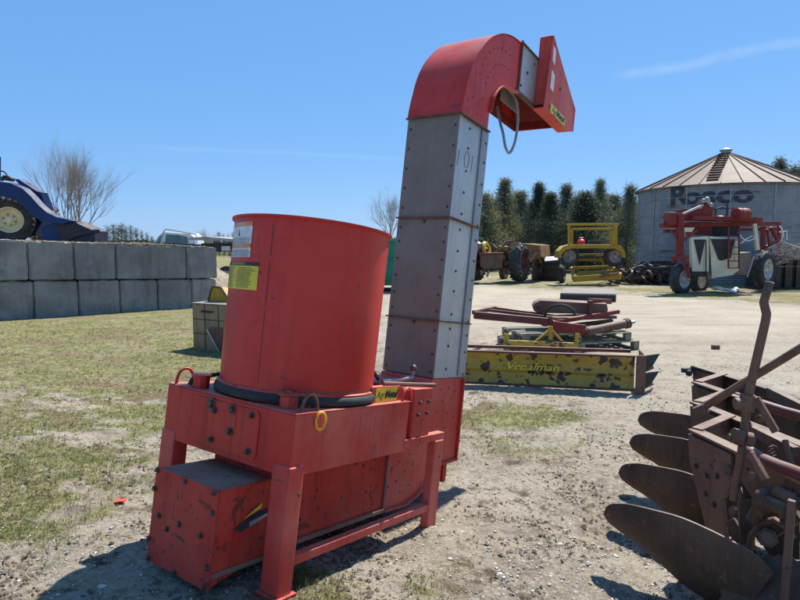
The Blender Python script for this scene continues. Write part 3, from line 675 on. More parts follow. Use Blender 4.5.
beach(MB().bolt((2.76,.1,2.34),(0,-1,0),.011,.007).bolt((3.11,.1,2.27+.08),(0,-1,0),.011,.007).bolt((2.95,.1,2.56),(0,-1,0),.011,.01),'bolt','bolt',cov)
# hose loop
hp=[(2.45,.34,2.40),(2.515,.31,2.36),(2.57,.30,2.28),(2.60,.30,2.16),(2.59,.30,2.04),(2.555,.30,1.95),(2.51,.30,1.895),(2.465,.30,1.888),(2.425,.31,1.93),(2.43,.34,2.03),(2.47,.40,2.15),(2.52,.46,2.30)]
build(MB().tube([tuple(p) for p in smoothp(hp,5)],.0115,10),'hose_loop','galv_dark',root)

# ================================================================== PLOUGH ON THE RIGHT
u=Vector((.447,.894,0)); wv=Vector((.165,-.986,0)).normalized(); SP=.66; up=Vector((0,0,1))
LE=[Dp(693.5,430,3.4)+u*SP*k for k in range(4)]      # left ends of the beams, nearest first
pr=thing('mouldboard_plough','rusty dark plough with four long curved blades and zigzag frame at the right edge','plough',(LE[0].x+.5,LE[0].y+.3,ter(LE[0].x+.5,LE[0].y+.3)))
T0=Dp(603,512,3.29)
# blade surface: plane through the tip, ground contact and right shoulder
B0=G(715,604); B0=Dp(712,603,2.93); Q0=Dp(757,556,2.70)
e1=(Q0-T0).normalized(); nn=e1.cross(B0-T0).normalized(); 
if nn.y>0: nn=-nn
e2=nn.cross(e1).normalized()
if e2.z<0: e2=-e2
def onp(px,py):
    r=ray(px,py); t=(T0-CAM).dot(nn)/r.dot(nn); q=CAM+r*t-T0; return q.dot(e1),q.dot(e2)
topc=[onp(*p) for p in ((603,513),(606,507),(612,504.3),(622,503.8),(632,504.8),(655,510),(684,518),(726,537),(757,555),(775,572))]
botc=[onp(*p) for p in ((603.5,515),(606,521),(612,526),(621,532.5),(632,539.5),(647,551),(661,563),(683,583),(712,603),(735,622))]
def mould():
    m=MB(); n=len(topc); K=10; v=[]; f=[]
    T=smoothp(topc,3); Bm=smoothp(botc,3); n=len(T)
    for side in (0,1):
        for i in range(n):
            s=i/(n-1)
            for j in range(K+1):
                t=j/K; a=T[i][0]*(1-t)+Bm[i][0]*t; b=T[i][1]*(1-t)+Bm[i][1]*t
                bulge=.045*math.sin(PI*min(1,t))*(.25+.75*s)-.02*(1-s)**2+side*.009
                v.append(T0+e1*a+e2*b-nn*bulge*-1 if False else T0+e1*a+e2*b+nn*(bulge))
    o=n*(K+1)
    for i in range(n-1):
        for j in range(K):
            q=(i*(K+1)+j,i*(K+1)+j+1,(i+1)*(K+1)+j+1,(i+1)*(K+1)+j); f.append(q); f.append(tuple(o+k for k in q[::-1]))
    bd=[i*(K+1) for i in range(n)]+[(n-1)*(K+1)+j for j in range(1,K+1)]+[i*(K+1)+K for i in range(n-2,-1,-1)]+[j for j in range(K-1,0,-1)]
    for a,b in zip(bd,bd[1:]+bd[:1]): f.append((a,b,o+b,o+a))
    return m.add(v,f)
def shift(mb,d): q=MB(); q.v=[tuple(Vector(p)+d) for p in mb.v]; q.f=list(mb.f); q.st=list(mb.st); return q
mm=mould()
for k in range(4):
    d=u*SP*k
    mo=build(shift(mm,d),'mouldboard','darksteel',pr,ang=60)
    if k==0: tag(mo,'largest dark blade nearest the camera')
    # beam: deep plate with a top flange
    a=LE[k]; b=a+wv*(1.75 if k else 1.5); h=.135
    bm=MB().obox(a-up*h/2,b-up*h/2,.022,h).obox(a+wv*.0+up*.003,b+up*.003,.075,.014)
    be=build(bm,'beam','darksteel' if k!=0 else 'rust',pr,.002)
    bo=MB()
    sdn=wv.cross(up).normalized()
    if sdn.x>0: sdn=-sdn
    for (t,z) in ((.05,-.04),(.05,-.10),(.16,-.05),(.17,-.10),(.27,-.04),(.28,-.11)): bo.bolt(a+wv*t+up*z+sdn*.011,sdn,.011,.014)
    beach(bo,'bolt','bolt',be)
    if k<3:
        c=LE[k+1]; z0=a+wv*.03; z1=c+wv*.34
        build(MB().obox(z0+up*.014+(-up*.07),z1+up*.014-up*.07,.018,.135).obox(z0+up*.014,z1+up*.014,.06,.010),'diagonal_link','rust',pr,.002)
    # shank under the beam carrying the blade
    P=[(0,0),(.34,0),(.37,-.14),(.30,-.26),(.33,-.42),(.42,-.60),(.28,-.62),(.18,-.46),(.10,-.30),(.02,-.14)]
    q=MB(); v=[a+wv*x+up*(z-.02)+sdn*o for o in (.014,.034) for x,z in P]; n_=len(P)
    q.add(v,[tuple(range(n_)),tuple(range(2*n_-1,n_-1,-1))]+[(i,(i+1)%n_,n_+(i+1)%n_,n_+i) for i in range(n_)])
    sh=build(q,'shank','rust' if k==0 else 'darksteel',pr,.002)
    bo=MB()
    for (t,z) in ((.08,-.18),(.17,-.2),(.25,-.17),(.17,-.30),(.24,-.33)): bo.bolt(a+wv*t+up*z+sdn*.034,sdn,.013,.014)
    beach(bo,'bolt','bolt',sh)
    # arm from shank to blade
    cen=T0+d+e1*.55-e2*.12
    build(MB().obox(a+wv*.3-up*.5,cen+nn*-.02,.05,.05),'brace','darksteel',pr,.003)
# hanging pin cluster on the far beam
p=LE[3]; build(MB().ball((p.x-.02,p.y,p.z-.02),.035,8).ball((p.x-.07,p.y-.02,p.z-.05),.03,8).cyl((p.x-.12,p.y,p.z-.03),(p.x+.03,p.y,p.z-.03),.022,8),'hitch_pin','black',pr)
# long handle rod with a kink
hp=[Dp(769.5,283,2.75),Dp(764.3,300,2.75),Dp(763.8,303,2.75),Dp(766.5,314,2.75),Dp(765.5,321,2.75),Dp(748.5,394,2.8),Dp(744,432,2.82),Dp(740,462,2.84),Dp(733,500,2.87)]
build(MB().tube(hp,[.0185,.019,.019,.0195,.0195,.020,.018,.018,.017],12),'lift_handle','rust',pr)
build(MB().cyl(hp[0],hp[0]+(hp[0]-hp[1]).normalized()*.006,.0188,16),'handle_tip','polish',pr)
dpp=[Dp(699,410,3.0),Dp(742,378,2.85),Dp(800,342+8,2.65),Dp(850,318,2.5)]
pipe=build(MB().cyl(dpp[0],dpp[3],.0185,14),'diagonal_pipe','rust',pr)
build(MB().cyl(dpp[0]+Vector((-.015,.0,-.01)),dpp[0]+Vector((.02,-.03,.02)),.026,10),'pipe_end','rust',pipe)
# clamp round rod and crossing link
c=Dp(747,404,2.8); build(MB().cyl(c+Vector((-.055,0,.0)),c+Vector((.05,0,.01)),.028,12).cyl(c+Vector((0,0,-.035)),c+Vector((0,0,.045)),.032,14),'clamp','rust',pr,.002)
c2=Dp(741,440,2.83); build(MB().cyl(c2+Vector((-.05,-.02,.03)),c2+Vector((-.012,-.02,.02)),.035,14).cyl(c2+Vector((.01,0,.01)),c2+Vector((.05,.0,.0)),.034,14).cyl(c2+Vector((-.06,0,.015)),c2+Vector((.06,0,.0)),.016,10),'hinge_collar','rust',pr,.002)
build(MB().obox(Dp(756,398,2.78),Dp(776,432,2.7),.016,.035),'flat_link','rust',pr,.002)
build(MB().obox(Dp(750,452,2.78),Dp(766,480,2.72),.03,.028),'turnbuckle','rust',pr,.003)
build(MB().tube([Dp(760,404,3.0),Dp(782,411,2.95),Dp(830,424,2.85)],.026,12),'cross_tube','maroon',pr)
# curved main tube near the right edge
mt=[Dp(744,448,3.0),Dp(760,458,2.9),Dp(778,466,2.78),Dp(800,474,2.66),Dp(840,490,2.5)]
build(MB().tube(smoothp([tuple(q) for q in mt],4),[.03]*17,14),'main_tube','maroon',pr)
# castings under the tube
cc=Dp(764,500,2.8); build(MB().ball(tuple(cc),.055,12,(1,.8,1.1)).cyl(cc,Dp(790,512,2.65),.035,12).cyl(cc,Dp(752,520,2.85),.03,12).cyl(Dp(775,490,2.75),Dp(800,505,2.65),.028,10),'casting','darksteel',pr)
build(MB().obox(Dp(745,500,2.95),Dp(748,560,2.95),.02,.07,(1,0,0)),'slotted_arm','darksteel',pr,.003)
# broad rusty plate behind and landside plate
q=MB(); P=[Dp(738,455,3.05),Dp(770,470,2.95),Dp(800,480,2.88),Dp(800,560,2.88),Dp(770,556,2.95),Dp(748,520,3.02)]
q.add([p for p in P]+[p+Vector((0,.012,0)) for p in P],[(0,1,2,3,4,5),(11,10,9,8,7,6)]+[(i,(i+1)%6,6+(i+1)%6,6+i) for i in range(6)])
build(q,'side_plate','darksteel',pr)
# notched coulter disc
cx=Dp(786,622,2.62); ax=(CAM-cx).normalized()*1.0+Vector((-.30,0,.05)); ax.normalize(); t1=ax.cross(up).normalized(); t2=t1.cross(ax)
q=MB(); K=72; ring0=[];v=[];f=[]
for lay,(off) in enumerate((.0,.008)):
    v.append(cx+ax*(off+.03))
    for i in range(K):
        r=.275 if i%2 else .262; a=2*PI*i/K; v.append(cx+ax*off+(t1*math.cos(a)+t2*math.sin(a))*r)
for i in range(K):
    j=(i+1)%K; f+=[(0,1+i,1+j),(K+1,K+2+j,K+2+i),(1+i,K+2+i,K+2+j,1+j)]
q.add(v,f); cu=build(q,'notched_disc','darksteel',pr,ang=20)
build(MB().cyl(cx+ax*.02,cx+ax*.09,.05,16),'disc_hub','rust',cu)
build(MB().obox(cx+ax*.06,Dp(792,500,2.6),.03,.05),'disc_arm','rust',pr,.003)
# extra frame behind the right edge
build(MB().obox(LE[1]+wv*1.3+u*0,LE[3]+wv*1.5,.08,.10),'cross_beam','darksteel',pr,.003)

# the tangle of links, springs and brackets under the frame
rp=random.Random(17)
def lk(a,b,w_,h_,nm='link_bar',mt_='rust'): build(MB().obox(Dp(*a),Dp(*b),w_,h_),nm,mt_,pr,.002)
def rod(pts,r,nm='rod',mt_='rust'): build(MB().tube([Dp(*p) for p in pts],r,10),nm,mt_,pr)
lk((742,470,3.0),(790,540,2.85),.03,.06); lk((760,540,2.9),(800,515,2.7),.03,.05,mt_='darksteel'); lk((730,520,3.05),(775,588,2.85),.02,.06,mt_='darksteel')
lk((752,430,3.3),(796,452,3.0),.04,.05); lk((770,392,3.9),(806,410,3.5),.05,.06,mt_='darksteel'); lk((736,395,4.2),(800,422,3.6),.03,.04,'link_bar','darksteel')
rod([(748,560,2.9),(752,535,2.88),(762,522,2.85),(775,520,2.8),(790,530,2.75)],.016,'curved_rod'); rod([(705,448,3.35),(712,470,3.3),(722,500,3.2)],.010); rod([(785,440,2.9),(792,470,2.85),(788,500,2.8)],.014)
rod([(728,455,3.1),(742,500,3.0),(744,545,2.95)],.012)
sp=[]
for i in range(90):
    t=i/89; c=Dp(772+14*t,450+34*t,2.95); a=i*.75; sp.append(c+Vector((.026*math.cos(a),.0,.026*math.sin(a))))
build(MB().tube(sp,.005,6),'coil_spring','darksteel',pr)
for (px,py,d,r) in ((728,470,3.08,.02),(735,512,3.03,.022),(752,476,2.86,.02),(768,538,2.8,.03),(790,498,2.68,.022),(783,470,2.8,.018),(746,425,2.88,.018),(760,418,2.86,.016)):
    c=Dp(px,py,d); v=(CAM-c).normalized(); build(MB().lathe([(r*1.5,0),(r*1.5,.008),(r,.010),(r,.03),(r*.6,.034)],c,v,6),'nut','rust',pr)
for (px,py,d,s_) in ((742,552,2.95,.05),(758,575,2.85,.06),(722,548,3.0,.035)):
    c=Dp(px,py,d); m=MB().ball(tuple(c),s_,10,(1.2,.7,.8)); m.v=[tuple(Vector(p)+noise.noise_vector(Vector(p)*22)*.018) for p in m.v]; build(m,'caked_soil','rustedge',pr)

# ================================================================== MIDDLE OF THE YARD
def at(px,py,d=0): return G(px,py)
# ---- yellow blade
a=G(452,383.5); b=G(634,393.5); b=Vector((b.x,b.y,b.z)); dirb=(b-a); dirb.z=0; Lb=dirb.length; dirb.normalize(); bk=Vector((-dirb.y,dirb.x,0)); up=Vector((0,0,1))
if bk.y<0: bk=-bk
bl=thing('scraper_blade','long chipped yellow scraper blade lying in front of the pallet pile','scraper blade',tuple((a+b)/2))
zb=b.z+.02; Hb=.42
prof=[(.0,0),(.035,.10),(.045,.16),(.02,.20),(.045,.25),(.035,.33),(.0,Hb)]
n_=len(prof); v=[]
for P,zz in ((a,a.z+.01),(b,b.z+.03)):
    v+=[Vector((P.x,P.y,zz))+bk*x+up*z for x,z in prof]; v+=[Vector((P.x,P.y,zz))+bk*(x+.02)+up*z for x,z in prof[::-1]]
m=2*n_; f=[tuple(range(m)),tuple(range(2*m-1,m-1,-1))]+[(i,(i+1)%m,m+(i+1)%m,m+i) for i in range(m)]
body=build(MB().add(v,f),'blade_face','yellow',bl,.003)
A=Vector((a.x,a.y,a.z+.01)); B=Vector((b.x,b.y,b.z+.03))
build(MB().obox(A+up*(Hb+.01)-bk*.005,B+up*(Hb+.01)-bk*.005,.06,.022),'top_rail','maroon',bl,.002)
build(MB().obox(A+up*.01+bk*.01,B+up*.01+bk*.01,.03,.03),'cutting_edge','rustedge',bl,.002)
e=B+dirb*.01
build(MB().obox(e+up*(Hb/2)-bk*.02,e+up*(Hb/2)-bk*.02+dirb*.10,.03,Hb+.05).obox(e+dirb*.10+up*(Hb/2)-bk*.03,e+dirb*.10+up*(Hb/2)+bk*.45,.02,Hb+.05),'end_plate','rust',bl,.003)
build(MB().obox(A+bk*.42+up*(Hb+.0),B+bk*.42+up*(Hb+.0),.05,.04),'rear_rail','maroon',bl,.003)
for k,(z0,z1) in enumerate(((.0,.20),(.21,.42))):
    q0=B+dirb*.13+bk*.12; 
    build(MB().add([q0+up*z1,q0+up*z1+dirb*.20+bk*.18,q0+up*(z0+.08)+dirb*.10+bk*.05,q0+up*z0+dirb*.16+bk*.3,q0+up*z0,q0+up*z1+bk*.02,q0+up*z1+dirb*.20+bk*.20,q0+up*(z0+.08)+dirb*.10+bk*.07,q0+up*z0+dirb*.16+bk*.32,q0+up*z0+bk*.02],[(0,1,2,3,4),(9,8,7,6,5),(0,5,6,1),(1,6,7,2),(2,7,8,3),(3,8,9,4),(4,9,5,0)]),'rubber_flap','black',bl)
la=Y(504,366.5,a.y+ (b.y-a.y)*.29); lb=Y(563,370.5,a.y+(b.y-a.y)*.61)
cx=(G(533,388)-a).dot(dirb)/Lb
def bf(x,y,z):
    t=Lb*.452+x; P=A.lerp(B,t/Lb); return P+up*(.245+y)-bk*(.004+z*.5)+bk*.012
build(textmb('Vcoalman',.13,bf,.001,.35,.002,1.3),'worn_letters','wornlet',body,smooth=False,noclean=True)
# ---- pallets and the pile on them
def pallet(c,ang,wd,dp,name,label):
    T=Matrix.Translation(c)@Matrix.Rotation(ang,4,'Z'); r=thing(name,label,'pallet',tuple(c),'wooden pallets under the rusty frames')
    w2,d2=wd/2,dp/2
    for i in range(7):
        y=-d2+.05+i*(dp-.1)/6; build(MB().box(-w2,w2,y-.045,y+.045,.125,.145,T),'deck_board','pallet',r,.002)
    for x in (-w2+.05,0,w2-.05):
        for y in (-d2+.06,0,d2-.06): build(MB().box(x-.05,x+.05,y-.055,y+.055,.02,.103,T),'block','pallet',r,.002)
        build(MB().box(x-.05,x+.05,-d2,d2,.103,.1245,T),'stringer','pallet',r,.002)
        build(MB().box(x-.05,x+.05,-d2,d2,.0,.0195,T),'skid','pallet',r,.002)
    return r
pc=G(590,352); th=math.atan2(.16,1)
p1c=Vector((G(575,352).x,G(575,352).y+.55,0)); p1c.z=ter(p1c.x,p1c.y)+.01
T0y=p1c.y
pallet(p1c,.22,2.15,1.15,'wooden_pallet','grey weathered pallet on the ground, lowest under the rusty frames')
pallet(p1c+Vector((-.02,.05,.148)),.18,1.95,1.1,'wooden_pallet','grey weathered pallet resting on another one, directly under the rusty frames')
zt=p1c.z+.30
def YY(px,py,dy=0): return Y(px,py,T0y+dy)
# yellow stand bar in front of the pallets
sr=thing('yellow_stand','chipped yellow bar stand with a small A shaped bracket, leaning in front of the pallets','stand',tuple(Vector((YY(545,350,-.75).x,T0y-.75,ter(1.6,T0y-.75)))))
build(MB().obox(YY(507,343,-.75),YY(577,346,-.75),.07,.10),'bar','yellow',sr,.003)
for px in (507,578): build(MB().add([YY(px-2.5,333,-.75),YY(px+2,334,-.75),YY(px+4,357,-.75),YY(px-4,357,-.75)]+[p+Vector((0,.03,0)) for p in (YY(px-2.5,333,-.75),YY(px+2,334,-.75),YY(px+4,357,-.75),YY(px-4,357,-.75))],[(0,1,2,3),(7,6,5,4),(0,4,5,1),(1,5,6,2),(2,6,7,3),(3,7,4,0)]),'end_lug','yellow',sr,.003)
build(MB().obox(YY(549,330,-.7),YY(536,341,-.74),.04,.03).obox(YY(552,330,-.7),YY(562,341,-.74),.04,.03).obox(YY(550.5,326,-.7),YY(550.5,340,-.72),.07,.03),'bracket','yel2',sr,.003)
# maroon frame
fr=thing('maroon_frame','maroon steel implement frame with long parallel bars lying across the pallets','steel frame',tuple(YY(560,325)))
build(MB().obox(YY(474,315,-.55),YY(552,322,-.45),.10,.12),'frame_bar','maroon',fr,.004)
build(MB().obox(YY(493,308,.25),YY(560,317,.15),.08,.05),'frame_bar','dred',fr,.004)
build(MB().obox(YY(486,310,.0),YY(556,318,-.1),.06,.05),'frame_bar','maroon',fr,.004)
build(MB().obox(YY(474,312.5,-.5),YY(495,308,.3),.08,.07),'cross_bar','maroon',fr,.004)
build(MB().obox(YY(543,324,-.5),YY(618,311.5,.2),.10,.07),'frame_bar','dred',fr,.004)
build(MB().obox(YY(548,318,-.2),YY(608,316,.35),.45,.05),'frame_plate','maroon',fr,.004)
build(MB().obox(YY(552,326,-.52),YY(585,330,-.5),.06,.17),'side_plate','dred',fr,.004)
build(MB().obox(YY(550,316,-.5),YY(552,334,-.5),.05,.05,(0,1,0)),'post','maroon',fr,.003)
build(MB().box(*[c for c in (YY(596,0,0).x,YY(600,0,0).x)],T0y-.1,T0y-.02,YY(0,317,0).z,YY(0,300,0).z),'lug','maroon',fr,.003)
# channel beam with round ends on top
ch=thing('channel_beam','brown steel channel with a rounded end and a hole, topmost on the pallet pile','steel channel',tuple(YY(580,306)))
P=[(534.5,305.5),(532.5,309),(534,313),(538,315),(606,316.5),(608,312),(607,306),(540,302.5)]
q=MB(); v=[YY(x,y-2,.05) for x,y in P]; v+=[p+Vector((.06,.35,.01)) for p in v]; n_=len(P); q.add(v,[tuple(range(n_)),tuple(range(2*n_-1,n_-1,-1))]+[(i,(i+1)%n_,n_+(i+1)%n_,n_+i) for i in range(n_)])
build(q,'channel','rust',ch,.004); build(MB().cyl(YY(538,307.5,.02),YY(538,307.5,.045),.022,12),'pin_hole','black',ch)
build(MB().obox(YY(590,301,.1),YY(609,301.5,.5),.12,.09),'end_bracket','dred',ch,.004)
# hose arch
pts=[YY(545+15*(1-math.cos(PI*i/10)),316-11*math.sin(PI*i/10),-.1-.02*i) for i in range(11)]
solo(MB().tube(pts,.024,8),'rubber_hose','black','short black rubber hose arched over the maroon frame','hose')
# ram with rings
ra_=thing('hydraulic_ram','rusty brown cylinder with ringed ends on the right of the pallet pile','cylinder',tuple(YY(605,330,-.35)))
p0,p1=YY(583,332.5,-.45),YY(629,323,-.1); build(MB().cyl(p0,p1,.075,20),'barrel','rust',ra_)
d_=(p1-p0).normalized()
for p in (p0+d_*.02,p0+d_*.07,p1-d_*.07,p1-d_*.02): build(MB().lathe([(.078,-.012),(.09,-.012),(.09,.012),(.078,.012)],p,d_,20,closed=True),'ring','rust',ra_)
build(MB().obox(p0-d_*.10,p0,.05,.09),'clevis','rust',ra_,.004); build(MB().cyl(p1,p1+d_*.12,.03,12),'rod','polish',ra_)
# dark struts in the pile
solo(MB().obox(YY(560,327,-.2),YY(612,321,.2),.07,.07),'steel_strut','darksteel','dark steel strut under the maroon frame','strut',bevel=.003)
# slab on the gravel behind
c=G(588,301); sl=thing('wooden_slab','flat grey wooden slab lying on the gravel behind the pallet pile','wooden slab',tuple(c))
q=[G(560,300.5),G(616,302),G(614,295.5),G(564,294.5)]
m=MB(); v=[p+up*0.02 for p in q]+[p+up*.20 for p in q]; m.add(v,[(3,2,1,0),(4,5,6,7),(0,1,5,4),(1,2,6,5),(2,3,7,6),(3,0,4,7)]); build(m,'slab','black',sl,.004)
m=MB(); v=[p+up*0.203 for p in q]+[p+up*.25 for p in q]; m.add(v,[(3,2,1,0),(4,5,6,7),(0,1,5,4),(1,2,6,5),(2,3,7,6),(3,0,4,7)]); build(m,'top_boards','board',sl,.004)
# little things on the ground
c=G(716,349); solo(MB().box(c.x-.07,c.x+.05,c.y-.04,c.y+.04,c.z-.01,c.z+.07,None),'broken_brick','rustedge','small dark brown brick alone on the pale gravel road','brick',bevel=.006)
c=G(121,503); solo(MB().add([(c.x-.035,c.y-.02,c.z+.010),(c.x-.005,c.y-.03,c.z+.022),(c.x+.035,c.y-.005,c.z+.014),(c.x+.025,c.y+.025,c.z+.026),(c.x-.01,c.y+.015,c.z+.018),(c.x-.03,c.y+.02,c.z+.03),(c.x,c.y,c.z-.002)],[(0,1,4),(1,2,3,4),(0,4,5),(0,6,1),(1,6,2),(2,6,3),(3,6,4),(4,6,5),(5,6,0)]),'red_scrap','red','small crumpled bright red scrap on the grass at the left','scrap')
rs=[(102,589,.020),(560,545,.015),(450,560,.014),(500,575,.014)]
for i,(px,py,s) in enumerate(rs):
    c=G(px,py); m=MB().ball((c.x,c.y,c.z+s*.3),s,8,(1.3,1,.6)); m.v=[tuple(Vector(p)+Vector((noise.noise(Vector(p)*40),noise.noise(Vector(p)*40+Vector((9,0,0))),0))*s*.3) for p in m.v]
    solo(m,'pale_stone','stone','fist sized pale stone lying on the gravel in the foreground','stone',group='larger pale stones on the yard')
# brown box with yellow plate and grey hopper beside the machine
bx=thing('wooden_box','brown wooden box with a dark slot, standing on the grass near the block wall','box',tuple(G(215,350)))
a_=G(193.5,348); b_=G(262,356); dz=.78
dv=(b_-a_); dv.z=0; dv.normalize(); bv=Vector((-dv.y,dv.x,0)); LB=(b_-a_).length
def BX(s,t,z): return a_+dv*s+bv*t+up*z
m=MB(); v=[BX(0,0,-.02),BX(LB,0,-.02),BX(LB,.9,-.02),BX(0,.9,-.02),BX(0,0,dz),BX(LB,0,dz),BX(LB,.9,dz),BX(0,.9,dz)]; m.add(v,[(3,2,1,0),(4,5,6,7),(0,1,5,4),(1,2,6,5),(2,3,7,6),(3,0,4,7)]); box=build(m,'box_body','crate',bx,.01)
for s in (.30,.62,.94): build(MB().obox(BX(s,-.003,.0),BX(s,-.003,dz),.008,.012,tuple(dv)),'board_joint','black',box)
for z in (.52,.27): build(MB().obox(BX(0.01,-.0035,z),BX(LB-.01,-.0035,z),.008,.010),'board_joint','black',box)
build(MB().obox(BX(.22,-.004,.66),BX(.50,-.004,.66),.012,.035),'slot','black',box); build(MB().obox(BX(-.01,.45,dz+.012),BX(LB+.01,.45,dz+.012),.93,.02),'lid','board',box,.003)
yp=thing('yellow_shield','worn yellow steel shield with brown edges on top of the wooden box','steel shield',tuple(BX(.3,.3,dz+.03)))
P=[(.08,0),(.16,.22),(.22,.27),(.40,.25),(.62,.0)]; v=[BX(x,.30,dz+.025+z) for x,z in P]+[BX(x+.02,.55,dz+.025+z*.9) for x,z in P]; n_=5
build(MB().add(v,[(0,1,2,3,4),(9,8,7,6,5)]+[(i,(i+1)%5,5+(i+1)%5,5+i) for i in range(5)]),'shield','yel2',yp,.003)
for i in range(4): build(MB().obox(v[i]-bv*.005,v[i+1]-bv*.005,.02,.03),'edge_strip','rustedge',yp)
hpz=thing('grey_chute','grey sheet metal chute lying against the wooden box','chute',tuple(G(225,358)))
P=[(207,329),(222,357),(255,372),(255,325)]; 
v=[Y(x,y,a_.y-.35-.1*i*0) for i,(x,y) in enumerate(P)]; v2=[p+Vector((.06,.25,.04)) for p in v]
build(MB().add(v+v2,[(0,1,2,3),(7,6,5,4),(0,1,5,4),(1,2,6,5),(2,3,7,6),(3,0,4,7)]),'chute_body','rust',hpz,.003)
build(MB().obox(v[0]+Vector((0,-.01,.0)),v[1]+Vector((0,-.01,0)),.02,.02),'bright_edge','galv',hpz)
# green container behind the elevator
c0=G(352,293); c1=G(414,291); gy=(c0.y+c1.y)/2
gc=thing('green_container','dark green steel container on skids, half hidden behind the grey elevator','container',((c0.x+c1.x)/2,gy,c0.z))
x0,x1=c0.x,c1.x; z0=c0.z+.25; z1=Y(390,238,gy).z
build(MB().box(x0,x1,gy,gy+2.6,z0,z1),'container_body','green',gc,.02)
for z in (z0+.25,z0+1.0,z1-.1): build(MB().box(x0-.02,x1+.02,gy-.05,gy-.002,z-.04,z+.04),'rib','green',gc,.01)
for x in (x0+.1,x1-.2): build(MB().box(x,x+.15,gy+.05,gy+2.5,c0.z-.02,z0-.002),'skid','rustedge',gc)

# ================================================================== CONCRETE BLOCK WALL AND BANK ON THE LEFT
up=Vector((0,0,1))
w0=G(-10,321); w1=G(218,306); wd=(w1-w0); wd.z=0; WL=wd.length; wd.normalize(); wn=Vector((wd.y,-wd.x,0))
if wn.y>0: wn=-wn
def on_wall(px,py):      # distance along the wall line for a pixel column
    r=ray(px,py); t=(w0-CAM).dot(wn)/r.dot(wn); q=CAM+r*t; return (q-w0).dot(wd),q.z
Dw=.75
def wall_pt(s,t,z): return w0+wd*s-wn*t+up*(z-w0.z)
tops=[(-60,0),(-18,0),(29,0),(75,0),(117,0),(187,0),(218,0)]
bots=[(-70,0),(-26,0),(33,0),(78,0),(120,0),(158,0),(192,0),(217,0)]
order=['leftmost','second','third','fourth','fifth','sixth','rightmost']
def block(s0,s1,zb0,zt0,zb1,zt1,label,tt=0):
    g=.010; s0+=g; s1-=g; nx_=8;nz=6; m=MB()
    P=[wall_pt(s0,tt,zb0),wall_pt(s1,tt,zb1),wall_pt(s1,tt+Dw,zb1),wall_pt(s0,tt+Dw,zb0),wall_pt(s0,tt,zt0),wall_pt(s1,tt,zt1),wall_pt(s1,tt+Dw,zt1),wall_pt(s0,tt+Dw,zt0)]
    m.add(P,[(3,2,1,0),(4,5,6,7),(0,1,5,4),(1,2,6,5),(2,3,7,6),(3,0,4,7)])
    c=tuple((P[0]+P[2])/2); m.v=[(a-c[0],b-c[1],d-c[2]) for a,b,d in m.v]
    bm=bmesh.new(); me=bpy.data.meshes.new('concrete_block'); me.from_pydata(m.v,[],m.f); bm.from_mesh(me); bmesh.ops.recalc_face_normals(bm,faces=bm.faces)
    bmesh.ops.bevel(bm,geom=list(bm.edges),offset=.028,segments=2,affect='EDGES')
    bmesh.ops.subdivide_edges(bm,edges=[e for e in bm.edges if e.calc_length()>.3],cuts=7,use_grid_fill=True)
    for v in bm.verts:
        p=Vector(v.co)+Vector(c); n1=noise.noise(p*1.7),noise.noise(p*7),noise.noise(p*19)
        top=sst(.75,1,(v.co.z)/max(.1,zt0-zb0)); v.co+=wn*(.03*n1[0]+.018*n1[1]+.008*n1[2])+wd*(.014*n1[1])+up*(.012*n1[1]+.014*n1[2])*(.4+1.2*top)
    bm.to_mesh(me); bm.free(); me.shade_smooth(); me.set_sharp_from_angle(angle=rad(50)); me.materials.append(M['concrete'])
    o=bpy.data.objects.new('concrete_block',me); COL.objects.link(o); o.location=c; return tag(o,label,'concrete block','concrete blocks of the retaining wall')
def mid(px): 
    k=px/218; return 280.5*(1-k)+278*k     # joint between rows, in the picture
def top_(px): k=px/218; return 239.5*(1-k)+247.5*k
random.seed(5)
for row,(L_,nm) in enumerate(((bots,'bottom'),(tops,'top'))):
    for i in range(len(L_)-1):
        a,b=L_[i][0],L_[i+1][0]
        def zz(px,f): return on_wall(px,f(px))[1]
        s0=on_wall(a,280)[0]; s1=on_wall(b,280)[0]
        if row==0: zs_=(zz(a,lambda p:min(326,321-16.5*p/218+7)),zz(a,lambda p:mid(p)+1.2),zz(b,lambda p:321-16.5*p/218+7),zz(b,lambda p:mid(p)+1.2))
        else: zs_=(zz(a,mid),zz(a,top_),zz(b,mid),zz(b,top_))
        extra=''#{'top':['just under the loader tyre','','','under the loader bucket','','','at the open end of the wall'],'bottom':['','','','','','','half hidden behind the box']}[nm][i]
        vis='leftmost seen, cut by the photo edge' if i==1 else None
        lab='grey concrete block, %s in the %s row of the wall'%(('last on the right' if i==len(L_)-2 else ['off the left edge','leftmost','second from the left','third from the left','fourth from the left','fifth from the left'][i]),nm)
        if i==0 : continue
        block(s0,s1,*zs_,lab,tt=random.uniform(-.03,.03)+(.03 if row==0 else 0))
for row,(L_,px0) in enumerate(((bots,-26),(tops,-18))):
    s1=on_wall(px0,280)[0]; zb_=on_wall(px0,mid(px0)+(1.2 if row==0 else 0))[1]
    za=(on_wall(px0,321-16.5*px0/218+7)[1],zb_) if row==0 else (zb_,on_wall(px0,top_(px0))[1])
    for k in range(7):
        s0=s1-1.32; block(s0,s1,za[0],za[1],za[0],za[1],'grey concrete block of the wall beyond the left edge of the photo',tt=random.uniform(-.03,.03)); s1=s0
